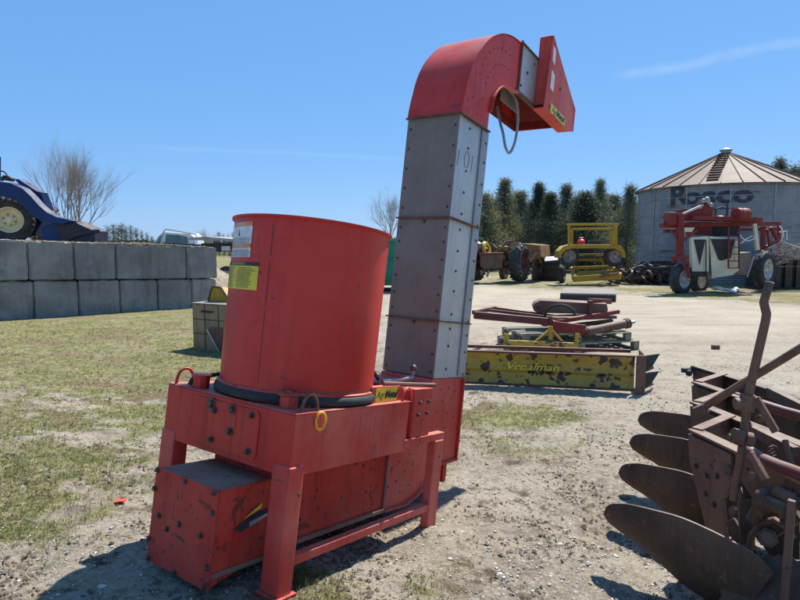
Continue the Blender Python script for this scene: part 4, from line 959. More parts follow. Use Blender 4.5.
# bank behind the wall
ztop0=on_wall(0,top_(0))[1]; ztop1=on_wall(218,top_(218))[1]
m=MB(); NS,NT=90,46; v=[]; 
SS=[-12+i*(WL+28)/NS for i in range(NS+1)]; TT=[.55+.10*j+.016*j**2.15 for j in range(NT+1)]
for t in TT:
    for s in SS:
        p=wall_pt(s,t,0); base=ter(p.x,p.y)-.06
        f=1-sst(WL-.5,WL+3.6+.10*t,s+.5*noise.noise(Vector((s*.6,t*.6,0)))); zt_=ztop0+(ztop1-ztop0)*min(1,max(0,s/WL))-.05+.05*noise.noise(Vector((s*1.3,t*1.3,4)))+.03*noise.noise(Vector((s*5,t*5,4)))
        back=1-sst(26,48,t)
        fr=1-(1-sst(.55,3.0,t))*sst(WL-.9,WL-.1,s); lft=sst(-11.5,-8.5,s+.15*t); z=base+(zt_-base)*f*back*fr*lft; 
        v.append((p.x,p.y,z))
f=[(j*(NS+1)+i,j*(NS+1)+i+1,(j+1)*(NS+1)+i+1,(j+1)*(NS+1)+i) for j in range(NT) for i in range(NS)]
m.add(v,f)
bank=build(m,'bank','ground'); tag(bank,kind='structure')
at=bank.data.attributes.new('grass','FLOAT','POINT'); at.data.foreach_set('value',[.36+.3*noise.noise(Vector(p)*.8) for p in v])
at=bank.data.attributes.new('road','FLOAT','POINT'); at.data.foreach_set('value',[0.0]*len(v))
def bankz(x,y):
    q=Vector((x,y,0))-Vector((w0.x,w0.y,0)); s=q.dot(wd); t=-q.dot(wn); return ztop0+(ztop1-ztop0)*min(1,max(0,s/WL))-.05
# loose crumbs of soil along the top of the wall
rg=np.random.default_rng(2)
def gen_crumb():
    s=rg.uniform(-2,WL-.15); t=rg.uniform(.0,.9); k=math.exp(-((s-WL*.66)/1.1)**2)
    if rg.random()>.25+.75*k: return None
    p=wall_pt(s,t,0); sz=.010+.028*rg.random()**2; v=OCT*(sz*rg.uniform(.7,1.3,3)); return v+[p.x,p.y,bankz(p.x,p.y)+.05+.05*k*rg.random()],OF
scatter_mesh('soil_crumbs',gen_crumb,5200,'straw','dry brown soil and straw crumbs lying along the top of the block wall','soil')
# ---- wheels helper
def wheel(parent,c,ax,R,wdt,rimR,rimmat,lugs=22,lug=.03,seg=40,name='wheel'):
    c=Vector(c); ax=Vector(ax).normalized(); h=wdt/2
    m=MB().lathe([(rimR,-h*.8),(rimR+.35*(R-rimR),-h),(R-.08*R,-h*.92),(R-.01*R,-h*.6),(R,0),(R-.01*R,h*.6),(R-.08*R,h*.92),(rimR+.35*(R-rimR),h),(rimR,h*.8)],c,ax,seg,closed=True)
    t=build(m,name,'tyre',parent,ang=60)
    if lugs:
        u=ax.orthogonal().normalized(); w_=ax.cross(u); q=MB()
        for i in range(lugs):
            for sd_ in (-1,1):
                a=2*PI*(i+(.5 if sd_>0 else 0))/lugs; a2=a+.9*2*PI/lugs
                p0=c+(u*math.cos(a)+w_*math.sin(a))*(R+lug*.3)+ax*sd_*h*.03; p1=c+(u*math.cos(a2)+w_*math.sin(a2))*(R-.05*R+lug*.3)+ax*sd_*h*.97
                q.obox(p0,p1,R*.075,lug,tuple((u*math.cos(a)+w_*math.sin(a))))
        build(q,'tread','tyre',t)
    rm=build(MB().lathe([(rimR*1.02,h*.82),(rimR*.93,h*.86),(rimR*.88,h*.5),(rimR*.80,h*.15),(rimR*.5,h*.05),(rimR*.44,h*.28),(rimR*.26,h*.32),(rimR*.22,h*.62),(0,h*.64)],c,ax,28,cap=False).lathe([(0,-h*.4),(rimR*.5,-h*.4),(rimR*.93,-h*.80),(rimR*1.02,-h*.82)],c,ax,28,cap=False),'rim',rimmat,t)
    q=MB(); u=ax.orthogonal().normalized(); w_=ax.cross(u)
    for i in range(6):
        a=PI*i/3; q.bolt(c+ax*h*.34+(u*math.cos(a)+w_*math.sin(a))*rimR*.42,ax,rimR*.045,rimR*.08)
    if R>.5: beach(q,'wheel_nut','bolt',rm)
    return t
# ---- blue loader on the bank
yl_=Y(13,220,16.6).y
c=Y(10,220,16.6); zb=c.z-.60
ld=thing('blue_loader','blue loader with cream wheel and dark bucket, standing above the block wall','loader',(c.x,c.y,zb))
wheel(ld,c,(.42,-.9,0),.60,.42,.345,'creamrim',24,.035)
wheel(ld,c+Vector((-1.75,-.55,0)),(.42,-.9,0),.60,.42,.345,'creamrim',24,.035)
def LP(px,py,d=0): return Y(px,py,yl_+d)
def slab(pts,d0,d1):
    n_=len(pts); v=[LP(x,y,d0) for x,y in pts]; off=Vector((.12,d1-d0,0)); v+=[p+off for p in v]
    return MB().add(v,[tuple(range(n_)),tuple(range(2*n_-1,n_-1,-1))]+[(i,(i+1)%n_,n_+(i+1)%n_,n_+i) for i in range(n_)])
armp=[(-40,176),(-5,181),(10,183),(22,188.5),(30,196),(38,205),(46,212),(56,217),(68,219.5),(73,221),(62,224),(50,223),(40,221),(33,216),(25,208),(16,201),(5,197),(-40,195)]
build(slab(armp,-.35,-.20),'loader_arm','blue',ld,.01); build(slab(armp,.35,.50),'loader_arm','blue',ld,.01)
build(slab([(14,179),(18,179),(36,191),(40,192),(47,210),(30,200),(24,190)],-.1,.05),'lift_link','blue',ld,.01)
build(slab([(-60,205),(-60,236),(34,236),(42,222),(30,204),(0,197)],.45,1.0),'chassis','blue',ld,.02)
build(slab([(-80,150),(-80,205),(-32,205),(-32,150)],.0,1.2),'cab','blue',ld,.03)
bkp=[(40,222),(57,219.5),(72,221),(88,228),(95.5,232),(97,242),(72,242),(41,241)]
bk_=build(slab([(56,221),(72,221),(94,231),(95,242),(60,241.5)],-.25,.25),'bucket','navy',ld,.01)
build(slab([(42,226),(57,222),(60,241),(42,241)],-.20,.35),'bucket_mount','blue',ld,.01)
build(slab([(57,239),(76,232),(94,229.5),(95.5,232.5),(78,236),(60,243)],-.30,-.256),'bucket_side','navy',bk_)
beach(MB().tube([LP(-6,176),LP(0,171,0),LP(4,171.5),LP(7,175),LP(9,179)],.022,6).tube([LP(2,181,-.1),LP(4,176,-.1),LP(8,176.5,-.1),LP(13,180,-.1)],.03,6),'hydraulic_hose','black',ld)
build(MB().cyl(LP(2,178),LP(14,180),.05,10),'hydraulic_ram','bolt',ld)
# brown shrub behind the loader
def clump(name,c,r,cnt,size,mat,label,cat,group=None,seed=1,kind=None):
    g=np.random.default_rng(seed); vs=[];fs=[];o=0
    for i in range(cnt):
        d=g.normal(size=3); d/=np.linalg.norm(d); d*=g.random()**.45; p=d*np.array(r); n1=g.normal(size=3); n1/=np.linalg.norm(n1); t=np.cross(n1,[.3,.5,.8]); t/=np.linalg.norm(t); b_=np.cross(n1,t); s=size*g.uniform(.5,1.3)
        vs.append(np.array([p-t*s*.4,p+b_*s,p+t*s*.4,p-b_*s])); fs.append((o,o+1,o+2,o+3)); o+=4
    me=bpy.data.meshes.new(name); me.from_pydata(np.concatenate(vs).tolist(),[],fs); me.update(); me.materials.append(M[mat]); ob=bpy.data.objects.new(name,me); COL.objects.link(ob); ob.location=c
    return tag(ob,label,cat,group,kind)
clump('dry_shrub',tuple(Y(43,222,19.5)),(.55,.5,.75),1800,.05,'leafR','rusty brown dry shrub behind the blue loader arm','shrub',seed=3)
clump('dry_shrub',tuple(Y(38,231,18.0)),(.45,.4,.25),900,.05,'leafR','small heap of brown dry leaves between the cream wheel and the bucket','shrub',seed=4)
# tufts on the wall under the bucket
# ---- pickup truck behind the bank
tc=Y(172,245,36); tz=ter(tc.x,tc.y)
tk=thing('pickup_truck','pale blue and white truck cab with a pipe rack, seen over the block wall','truck',(tc.x,tc.y,tz))
def TP(px,py,d=0): return Y(px,py,36+d)
def tslab(pts,d0,d1,off=(0.0,0)):
    n_=len(pts); v=[TP(x,y,d0) for x,y in pts]; o_=Vector((off[0],d1-d0,off[1])); v+=[p+o_ for p in v]
    return MB().add(v,[tuple(range(n_)),tuple(range(2*n_-1,n_-1,-1))]+[(i,(i+1)%n_,n_+(i+1)%n_,n_+i) for i in range(n_)])
cabm=build(tslab([(154,244),(157,237),(163,231.5),(190,233),(195,238),(196,252),(154,252)],0,1.7),'cab','whitebody',tk,.08)
build(tslab([(165,243),(166,234.5),(178,235),(187,237),(188,243)],-.03,-.002),'windscreen','glass',cabm)
build(tslab([(156,243),(158,238.5),(162,234.5),(161.5,243)],-.03,-.002),'side_window','glass',cabm)
build(tslab([(140,243.5),(150,242),(199,244),(199,268),(140,268)],-.05,1.9),'truck_body','blue',tk,.05)
beach(MB().tube([TP(161,244,-.2),TP(164,231,-.2),TP(166,229,-.2),TP(196,234.5,-.2),TP(197,243,-.2)],.045,6),'pipe_rack','galv',tk)
for px in (152,190):
    q=TP(px,250,.0); q.z=tz+.45; wheel(tk,q,(0,-1,0),.45,.28,.25,'whiterim',0)
# flat deck trailer
fc=Y(212,250,27); fz=ter(fc.x,fc.y)
ft=thing('flat_trailer','grey flat trailer deck with dark underside beyond the end of the block wall','trailer',(fc.x,fc.y,fz))
def FP(px,py,d=0): return Y(px,py,27+d)
v=[FP(188,237.5),FP(205,236.5),FP(250,240.5),FP(250,242.5),FP(205,240.5),FP(188,240)]; v+=[p+Vector((.3,2.4,.02)) for p in v]
build(MB().add(v,[(0,1,2,3,4,5),(11,10,9,8,7,6)]+[(i,(i+1)%6,6+(i+1)%6,6+i) for i in range(6)]),'deck','sheet',ft,.01)
build(MB().box(FP(192,0).x,FP(255,0).x,27.25,29,FP(0,252).z,FP(0,243.3).z),'underframe','black',ft,.01)
build(MB().box(FP(214,0).x,FP(223,0).x,27.1,27.24,FP(0,251).z,FP(0,246).z),'tool_locker','galv',ft,.01)
for px in (226,240):
    q=FP(px,255,.5); q.z=fz+.42; wheel(ft,q,(0,-1,0),.42,.25,.22,'whiterim',0)

# ================================================================== TREES
def tubetree(m,p,d,L,r,depth,g,spread,up_):
    n_=4; pts=[p]; rs=[r]; q=Vector(p); dd=Vector(d)
    for i in range(n_):
        dd=(dd+Vector(g.normal(0,.09,3))+Vector((0,0,up_))).normalized(); q=q+dd*L/n_; pts.append(q.copy()); rs.append(r*(1-.45*(i+1)/n_))
    m.tube(pts,rs,5 if depth>2 else 3)
    if depth==0: return
    k=4
    for i in range(k+ (1 if g.random()<.5 else 0)):
        t=g.uniform(.35,1) if i else 1; j=min(n_,max(1,int(round(t*n_)))); a=g.uniform(0,2*PI)
        perp=dd.orthogonal().normalized(); perp=(Matrix.Rotation(a,3,dd)@perp); nd=(dd+perp*spread*g.uniform(.5,1.2)).normalized()
        tubetree(m,pts[j],nd,L*g.uniform(.62,.82),rs[j]*.68,depth-1,g,spread,up_)
def bare(name,base,h,label,seed,stems=1,depth=5,mat='bark',group=None,r=.12,rmul=1):
    g=np.random.default_rng(seed); root_=thing(name,label,'tree',base,group); tr=MB(); br=MB()
    for s in range(stems):
        a=2*PI*s/max(1,stems)+.5; d=Vector((math.cos(a)*.13*(stems>1),math.sin(a)*.13*(stems>1),1)).normalized()
        p=Vector(base)+Vector((math.cos(a)*r*(stems>1),math.sin(a)*r*(stems>1),-.1)); q=p+d*h*.22
        tr.tube([p,p+d*h*.11,q],[r,r*.85,r*.75],7)
        for k in range(3):
            a2=2*PI*k/3+a; nd=(d+Vector((math.cos(a2),math.sin(a2),0))*.42).normalized(); tubetree(br,q,nd,h*.32,r*.5*rmul,depth-1,g,.50,.08)
        tubetree(br,q,d,h*.33,r*.65*rmul,depth-1,g,.55,.05)
    build(tr,'trunk',mat,root_); build(br,'bare_branches',mat,root_,noclean=True); return root_
tb=Y(73,238,48); tb.z=ter(tb.x,tb.y)
bt_=bare('bare_tree',tuple(tb),9.9,'large leafless grey tree rising behind the blue loader bucket',21,2,5,r=.16)
bt_.scale=(.72,.72,.97)
tb=Y(389,230,62); tb.z=ter(tb.x,tb.y); bare('bare_tree',tuple(tb),7.0,'leafless tree just left of the grey elevator',8,1,5,r=.10)
tb=Y(203,236,75); tb.z=ter(tb.x,tb.y); bare('bare_tree',tuple(tb),4.2,'small leafless tree above the flat trailer',9,1,4,r=.07)
def crown_np(g,H,Rb,kind,cnt,size):
    vs=[];o=0
    nb=int(cnt/26); a0=g.uniform(0,6) 
    for b_ in range(nb):
        t=g.random()**(1.15 if kind=='loose' else 1.3); z=H*(.06+.94*t); 
        if kind=='spire': R=Rb*(1-t)**.8*(.55+.45*g.random())+.05
        else: R=Rb*((1-t)**.95*(1.05+.28*math.sin(t*17+a0))*min(1,.5+t*2)+.04)*(.5+.65*g.random())
        a=g.uniform(0,2*PI); a=round(a*3)/3+g.normal(0,.14)
        rr_=R*(g.random()**.45); c=np.array([math.cos(a)*rr_,math.sin(a)*rr_,z-rr_*.12+(.10*rr_ if kind!='spire' else -.1*rr_)])
        cs=size*g.uniform(1.6,3.4)
        P=g.normal(0,1,(26,3))*[cs,cs,cs*.75]+c
        for p in P:
            n1=g.normal(size=3); n1/=np.linalg.norm(n1); t1=np.cross(n1,[.3,.5,.8]); t1/=np.linalg.norm(t1); b1=np.cross(n1,t1); s=size*g.uniform(.5,1.2)
            vs.append(np.array([p-t1*s*.5,p+b1*s,p+t1*s*.5]))
    V_=np.concatenate(vs); F_=[(3*i,3*i+1,3*i+2) for i in range(len(vs))]; return V_,F_
protos={}
def conifer(name,px,base_y,top_y,yd,label,group,kind='loose',mat='leafC',cnt=9000,wd_=.22,size=.055,seed=1,lift=0):
    b=Y(px,base_y,yd); z=ter(b.x,b.y)+lift; H_=Y(px,top_y,yd).z-z; key=(kind,mat,seed%4,cnt)
    root_=thing(name,label,'tree',(b.x,b.y,z),group,keep=False)
    if key not in protos:
        g=np.random.default_rng(seed*7+3); V_,F_=crown_np(g,6.0,6.0*wd_,kind,cnt,size*6/max(3,H_)*1.1 if 0 else size)
        me=bpy.data.meshes.new('crown'); me.from_pydata(V_.tolist(),[],F_); me.update(); me.materials.append(M[mat])
        tm=MB().tube([(0,0,-.2),(.03,.02,1.5),(-.02,.03,3.4),(0,0,5.7)],[.13,.10,.06,.015],8)
        gg=np.random.default_rng(seed)
        for k in range(26):
            a=gg.uniform(0,6.28); zz_=gg.uniform(.5,5.2); R=6*wd_*(1-zz_/6)**.6*.9; tm.tube([(0,0,zz_),(math.cos(a)*R*.5,math.sin(a)*R*.5,zz_+R*.15),(math.cos(a)*R,math.sin(a)*R,zz_+R*.35)],[.03,.02,.008],4)
        t_=build(tm,'trunk','barkd'); protos[key]=(me,t_.data); bpy.data.objects.remove(t_)
    for nm,me in zip(('crown','trunk'),protos[key]):
        o=bpy.data.objects.new(nm,me); COL.objects.link(o); o.parent=root_
    s=H_/6.0; k_=random.uniform(.85,1.75)*(.75 if kind=='spire' else 1); root_.scale=(s*k_,s*k_,s); root_.rotation_euler=(random.uniform(-.04,.04),random.uniform(-.04,.04),random.uniform(0,6.28)); return root_
random.seed(9)
rowt=[(411,210,46,'leafB'),(437,198,47,'leafB'),(462,192,45,'leafB'),(484,194,42,'leafB'),(503,180,45,'leafB'),(521,192,48,'leafC'),(536,184,43,'leafA'),(552,194,40,'leafA'),(567,186,46,'leafC'),(582,193,41,'leafA'),(597,181,44,'leafC'),(611,196,47,'leafC'),(624,187,41,'leafC')]
od=['first','second','third','fourth','fifth','sixth','seventh','eighth','ninth','tenth','eleventh','twelfth','thirteenth']
desc={'leafB':'olive green loose evergreen','leafA':'dark dense evergreen','leafC':'grey green feathery evergreen'}
vis=0
for i,(px,ty,yd,mt_) in enumerate(rowt):
    conifer('evergreen_tree',px,270,ty,yd,'%s in the row right of the elevator, %s from the left'%(desc[mt_],od[i]),'tall evergreens behind the tractor','loose',mt_,30000 if mt_=='leafA' else 24000,.36 if mt_=='leafA' else .34,.07,i)
for i,(px,ty,yd) in enumerate(((775,160,48),(790,168,46),(806,163,50),(650,196,60),(668,190,62))):
    conifer('evergreen_tree',px,262,ty,yd,['tallest loose evergreen showing above the right roof slope of the silo','lower evergreen above the right roof edge of the silo','evergreen at the right photo border behind the silo','evergreen hidden behind the left wall of the silo','evergreen hidden behind the middle of the silo'][i],'evergreens behind the silo','loose','leafC',25000,.25,.075,i+2)
back=[(455,206,55),(493,196,54),(512,193,56),(528,199,55),(545,190,52),(560,199,56),(575,193,54),(590,196,55),(604,190,54),(618,201,52),(630,197,50)]
for i,(px,ty,yd) in enumerate(back):
    conifer('evergreen_tree',px,270,ty+5,yd,'shorter evergreen in the rear row behind the tall ones, number %s from the left'%od[i],'shorter evergreens of the rear row','loose',['leafC','leafA','leafB'][i%3],30000 if i%3==1 else 24000,.36 if i%3==1 else .34,.07,i+1)
# distant spires on the left
rs_=random.Random(4); k=0
pos=[(93,233),(98,229),(103,231),(108,227),(113,226),(118,228),(122,225),(127,228),(132,227),(137,230),(142,232),(147,234),(153,238),(188,236),(193,238),(214,237),(219,234),(224,236),(229,236),(234,233),(240,235)]
for i,(px,ty) in enumerate(pos):
    conifer('spruce_tree',px,244,ty-1.5,92+rs_.uniform(-5,6),'small distant dark spruce, %s of its line on the left skyline'%(['1st','2nd','3rd']+['%dth'%q for q in range(4,30)])[i],'distant spruces on the left skyline','spire','leafA',3600,.20,.11,i)
def gen_wood():
    a=rng.uniform(-1.25,1.25); R=300+rng.uniform(-15,25); x,y=math.sin(a)*R,math.cos(a)*R; h=(3.2+2.2*noise.noise(Vector((a*16,0,0)))+1.5*noise.noise(Vector((a*60,3,0))))
    z=rng.uniform(0,max(1.2,h)); v=rng.normal(0,1,(3,3))*[1.1,1.1,.9]; return v+[x,y,ter(x,y)+z],[(0,1,2)]
scatter_mesh('far_wood',gen_wood,26000,'leafA','low dark line of distant woods along the horizon','woods')
# ================================================================== SILO
SC=Vector((16.75,31.4,0)); SR=4.13; gz0=ter(SC.x,SC.y)-.05; EZ=4.42; AZp=6.30
si=thing('grain_silo','round corrugated steel silo with a rusty ribbed cone roof and faded black lettering','silo',(SC.x,SC.y,gz0))
M['silo']=None
def silomat():
    m,n,b=nt('corrugated_silo_steel',.5,.25); oc=ocoord(n)
    col=mix(n,ramp(n,noise_n(n,.8,6,.65,oc),.35,.65),(.185,.205,.225),(.265,.285,.30))
    st=ocoord(n,(3,3,.35)); col=mix(n,mul(n,ramp(n,noise_n(n,2,5,.65,st),.48,.7),.5),col,(.13,.15,.175))
    r=ocoord(n,(.35,.35,2.6)); k=ramp(n,noise_n(n,1.4,7,.65,r,.3),.60,.66); col=mix(n,k,col,(.19,.085,.045))
    r=ocoord(n,(.5,.5,.7)); k=ramp(n,noise_n(n,1.0,8,.7,r,.2),.63,.68); col=mix(n,k,col,(.21,.10,.06))
    n.links.new(col,b.inputs['Base Color']); return m
M['silo']=silomat()
nr=int((EZ-gz0)/.105); prof=[]
for i in range(nr*4+1): prof.append((SR+.018*math.sin(i/4*2*PI),gz0+(EZ-gz0)*i/(nr*4)))
wall=build(MB().lathe([(r,z) for r,z in prof]+[(SR-.05,EZ),(SR-.05,gz0)],(SC.x,SC.y,0),(0,0,1),96,closed=True),'silo_wall','silo',si,ang=80)
sb=MB()
for i in range(14):
    a=2*PI*i/14+.25; p=Vector((SC.x+(SR+.02)*math.cos(a),SC.y+(SR+.02)*math.sin(a),0)); sb.obox(p+Vector((0,0,gz0)),p+Vector((0,0,EZ-.01)),.05,.02,(math.cos(a),math.sin(a),0))
beach(sb,'wall_seam','galv_dark',wall)
rb=MB()
for z in (gz0+.82,gz0+1.64,gz0+2.46,gz0+3.28,gz0+4.1): rb.lathe([(SR+.015,-.012),(SR+.03,-.012),(SR+.03,.012),(SR+.015,.012)],(SC.x,SC.y,z),(0,0,1),96,closed=True)
beach(rb,'hoop','galv_dark',wall)
def roofmat():
    m,n,b=nt('rusty_roof_steel',.7,.1); oc=ocoord(n)
    col=mix(n,ramp(n,noise_n(n,1.6,6,.65,oc),.35,.65),(.075,.044,.032),(.125,.080,.062))
    col=mix(n,ramp(n,noise_n(n,3.5,7,.7,oc),.56,.66),col,(.15,.075,.05))
    n.links.new(col,b.inputs['Base Color']); return m
M['roof']=roofmat()
m=MB(); K=30; ring=[Vector((SC.x+(SR+.16)*math.cos(2*PI*i/K),SC.y+(SR+.16)*math.sin(2*PI*i/K),EZ-.06)) for i in range(K)]; ap=[Vector((SC.x+.28*math.cos(2*PI*i/K),SC.y+.28*math.sin(2*PI*i/K),AZp-.10)) for i in range(K)]
ring2=[p-Vector((0,0,.05)) for p in ring]
m.add(ring+ap+ring2,[(i,(i+1)%K,K+(i+1)%K,K+i) for i in range(K)]+[(i,2*K+i,2*K+(i+1)%K,(i+1)%K) for i in range(K)]+[tuple(K+i for i in range(K))])
roof=build(m,'roof','roof',si,smooth=False)
rb=MB()
for i in range(K): rb.obox(ring[i]+Vector((0,0,.03)),ap[i]+Vector((0,0,.02)),.03,.05)
beach(rb,'roof_rib','roof',roof)
build(MB().cyl((SC.x,SC.y,AZp-.10),(SC.x,SC.y,AZp+.06),.24,16).lathe([(.30,-.04),(.30,.02),(0,.14)],(SC.x,SC.y,AZp+.10),(0,0,1),16),'vent_cap','galv_dark',roof)
# roof ladder
aL_=math.atan2(-SC.y,-SC.x)-.13; 
for k in range(11):
    t=.12+.80*k/10; r_=(SR+.1)*(1-t)+.28*t; z=(EZ)*(1-t)+(AZp-.08)*t+.06; c=Vector((SC.x+r_*math.cos(aL_),SC.y+r_*math.sin(aL_),z)); tn=Vector((-math.sin(aL_),math.cos(aL_),0))
    build(MB().obox(c-tn*.26,c+tn*.26,.16,.05),'roof_step','rustedge',roof)
def st_(s,px,py,size,sx=1.0):
    r=ray(px,py); o=CAM-Vector((SC.x,SC.y,0)); a=r.x**2+r.y**2; b=2*(o.x*r.x+o.y*r.y); c=o.x**2+o.y**2-(SR+.03)**2; t=(-b-math.sqrt(max(0,b*b-4*a*c)))/(2*a); q=CAM+r*t; a0=math.atan2(q.y-SC.y,q.x-SC.x); z0=q.z
    def fn(x,y,z): an=a0+x/SR; R_=SR+.024+z; return (SC.x+R_*math.cos(an),SC.y+R_*math.sin(an),z0+y)
    return textmb(s,size,fn,.004,0,.035,sx)
M['faded']=plain('faded_black_lettering',(.02,.024,.032),.7,(.05,.055,.07),5,bs=0)
build(st_('R',678,196.5,1.22,1.25),'lettering','faded',wall,smooth=False,noclean=True)
build(st_('osco',717,195.5,1.08,1.42),'lettering','faded',wall,smooth=False,noclean=True)
for (x0,x1,py) in ((690,742,207.5),):
    q=MB(); 
    r0=st_('-',x0,py,.1); r1=st_('-',x1,py,.1); a=Vector(r0.v[0]); b=Vector(r1.v[0]); c=(a+b)/2; dd=(c-Vector((SC.x,SC.y,c.z))); c=Vector((SC.x,SC.y,c.z))+dd.normalized()*(SR+.03)
    build(q.obox(a,c,.02,.045).obox(c,b,.02,.045),'underline','faded',wall)
# stacked boards / scrap at the foot of the silo
g=np.random.default_rng(12)
def heap(name,label,c,rx,ry,h,n_,mats,seed,cat):
    g=np.random.default_rng(seed); r_=thing(name,label,cat,c)
    for mi,mt_ in enumerate(mats):
        m=MB()
        for i in range(n_):
            x=g.normal(0,.45)*rx; y=g.normal(0,.4)*ry; zmx=h*max(.05,1-abs(x)/rx/1.15); z=g.uniform(0.03,1)*zmx; a=g.uniform(0,PI); L_=g.uniform(.15,.6); p=Vector(c)+Vector((x,y,z)); d=Vector((math.cos(a),math.sin(a),g.uniform(-.5,.5)))*L_
            k=g.random()
            if k<.45: m.obox(p-d,p+d,g.uniform(.03,.12),g.uniform(.02,.10))
            elif k<.7: m.tube([p-d,p+Vector(g.normal(0,.1,3)),p+d],g.uniform(.015,.04),5)
            else: m.lathe([(.16,-.05),(.24,-.06),(.27,0),(.24,.06),(.16,.05)],p,Vector(g.normal(size=3)),14,closed=True)
        o=build(m,'scrap_pieces',mt_,r_)
    return r_
hc=G(645,284); heap('scrap_heap','dark heap of scrap metal and old tyres at the foot of the silo',tuple(hc),1.7,.8,1.0,34,['tyre','darksteel','bolt'],3,'scrap heap')
hc=G(618,281); heap('scrap_heap','low pile of rusty scrap between the yellow machine and the silo',tuple(Vector((hc.x+.6,hc.y+1,hc.z))),1.2,.7,.7,22,['darksteel','dred'],5,'scrap heap')
# dark boards leaning along the silo
for i,(z) in enumerate((.12,.38,.64,.92)):
    a=G(665,283); b=G(683,283); a=Vector((a.x-.5,a.y+.6,a.z+z)); b=Vector((b.x+.5,b.y+.6,a.z)); solo(MB().obox(a,b,.06,.2),'timber_plank','darksteel','dark plank in the stack against the silo, %s from the bottom'%['first','second','third','fourth'][i],'plank','planks stacked against the silo')
# ================================================================== RED AND CREAM SPRAYER
SY=22.3
def A(px,py,d=0): return Y(px,py,SY+d)
gs=A(715,290); 
sp_=thing('crop_sprayer','red and cream high clearance sprayer with a red drum and boom, parked before the silo','sprayer',(gs.x,gs.y,ter(gs.x,gs.y)))
def bar(p,q_,w_,h_,nm,mt_='dred',par=None,bv=.006): return build(MB().obox(p,q_,w_,h_),nm,mt_,par or sp_,bv)
bar(A(661,225.5),A(779,223.5,1.6),.16,.16,'boom_beam'); bar(A(664,231,1.5),A(776,229,3.0),.14,.14,'boom_beam')
bar(A(680,214),A(680,256),.22,.22,'column'); bar(A(671,230.5),A(678,240),.07,.07,'brace'); bar(A(697,230),A(683,241),.08,.08,'brace')
build(MB().box(A(674.5,0).x,A(684,0).x,SY-.15,SY+.2,A(0,225).z,A(0,212.5).z),'column_head','dred',sp_,.02)
wc=A(681.5,279,.25); wheel(sp_,wc,(.55,-.84,0),.575,.34,.34,'whiterim',18,.02)
bar(A(681,256,-.02),A(688,273,-.25),.10,.10,'fork'); bar(A(681,256),A(672,262,0),.08,.08,'fork'); bar(A(688,262,-.2),A(689,278,-.3),.09,.09,'fork'); bar(A(671,258),A(689,257,-.1),.12,.12,'axle_head')
wc2=A(699,281,1.6); wheel(sp_,wc2,(.55,-.84,0),.50,.30,.28,'whiterim',18,.02)
wc3=A(764.5,269.5,1.3); wheel(sp_,wc3,(.6,-.80,0),.72,.36,.40,'whiterim',20,.025)
wc4=A(775,272,4.2); wheel(sp_,wc4,(.80,-.60,0),.70,.36,.40,'whiterim',20,.025)
# cream cabinet
def AS(pts,d,off,nm,mt_,par=None,bv=.01):
    n_=len(pts); v=[A(x,y,d) for x,y in pts]; v+=[p+Vector(off) for p in v]
    return build(MB().add(v,[tuple(range(n_)),tuple(range(2*n_-1,n_-1,-1))]+[(i,(i+1)%n_,n_+(i+1)%n_,n_+i) for i in range(n_)]),nm,mt_,par or sp_,bv)
f1=AS([(691,237.5),(709,236),(709,276),(692,276)],-.1,(.5,1.2,0),'front_cabinet','cream')
AS([(694,239.5),(705.5,239.5),(700,265)],-.14,(0,.03,0),'dark_triangle','black',f1); AS([(692,271.5),(708.5,271.5),(708.5,276.8),(692,276.8)],-.14,(0,.03,0),'dark_strip','black',f1)
bar(A(706,240,-.16),A(706,274,-.16),.05,.03,'rusty_strip','rustedge',f1)
f2=AS([(709.5,236),(715,237),(739,238.5),(739,270),(733,275),(712,278.5)],-.06,(.4,1.3,0),'side_cabinet','cream')
AS([(711,239),(735,239),(731,258),(722,260.5),(719,260)],-.10,(0,.03,0),'dark_opening','black',f2)
AS([(735,239),(740,239),(739,262),(735,262)],-.11,(0,.04,0),'side_strip','cream',f2)
# ladder
for px in (728.5,739): bar(A(px,228,-.25),A(px,268.5,-.25),.05,.05,'ladder_rail')
for py in (240,247,254,261,268): bar(A(728.5,py,-.25),A(739,py,-.25),.03,.035,'ladder_rung')
# engine deck
bar(A(686,218,.4),A(754,220,.9),.9,.16,'engine_deck')
AS([(686,208.5),(702,208.5),(702,219),(685,219)],.2,(0,.9,0),'engine_cover','dred'); AS([(702,204),(713,205),(713,220),(702,220)],.2,(0,.8,0),'engine_block','dred')
en=AS([(702,203.5),(705,198.5),(709,199.5),(712,204)],.3,(0,.5,0),'engine_top','darksteel')
for (x,y,s) in ((703.5,201,.09),(707,200,.12),(711,205,.09),(700,207,.08),(709,203,.07)): build(MB().ball(tuple(A(x,y,.15)),s,8),'engine_fitting','galv_dark',en)
build(MB().cyl(A(683,214,.1),A(703,205,.1),.045,8),'exhaust_pipe','galv',sp_)
build(MB().ball(tuple(A(720,218.5,.5)),.22,16,(1,1,.5)),'seat_dome','galv_dark',sp_)
beach(MB().tube([A(715,216,.4),A(716,209,.4),A(722,207,.4),A(727,209,.4),A(727,204,.4)],.03,6).tube([A(727,220,.4),A(727,204,.4)],.03,6),'control_rod','black',sp_)
dm=build(MB().lathe([(0,0),(.20,0),(.225,.02),(.225,.16),(.235,.18),(.235,.2),(.225,.22),(.225,.42),(.235,.44),(.235,.46),(.225,.48),(.225,.6),(.20,.62),(0,.62)],A(735.5,214,.2),Vector((1,.45,0)),24),'red_drum','dred',sp_)
AS([(690,222),(712,222),(712,235),(692,235)],.8,(0,.5,0),'underframe','dred'); AS([(710,226),(740,226),(740,236),(712,236)],1.0,(0,.4,0),'dark_tank','black')
AS([(683,227.5),(695,227.5),(692,232),(683,232)],-.05,(0,.1,0),'cream_panel','cream')
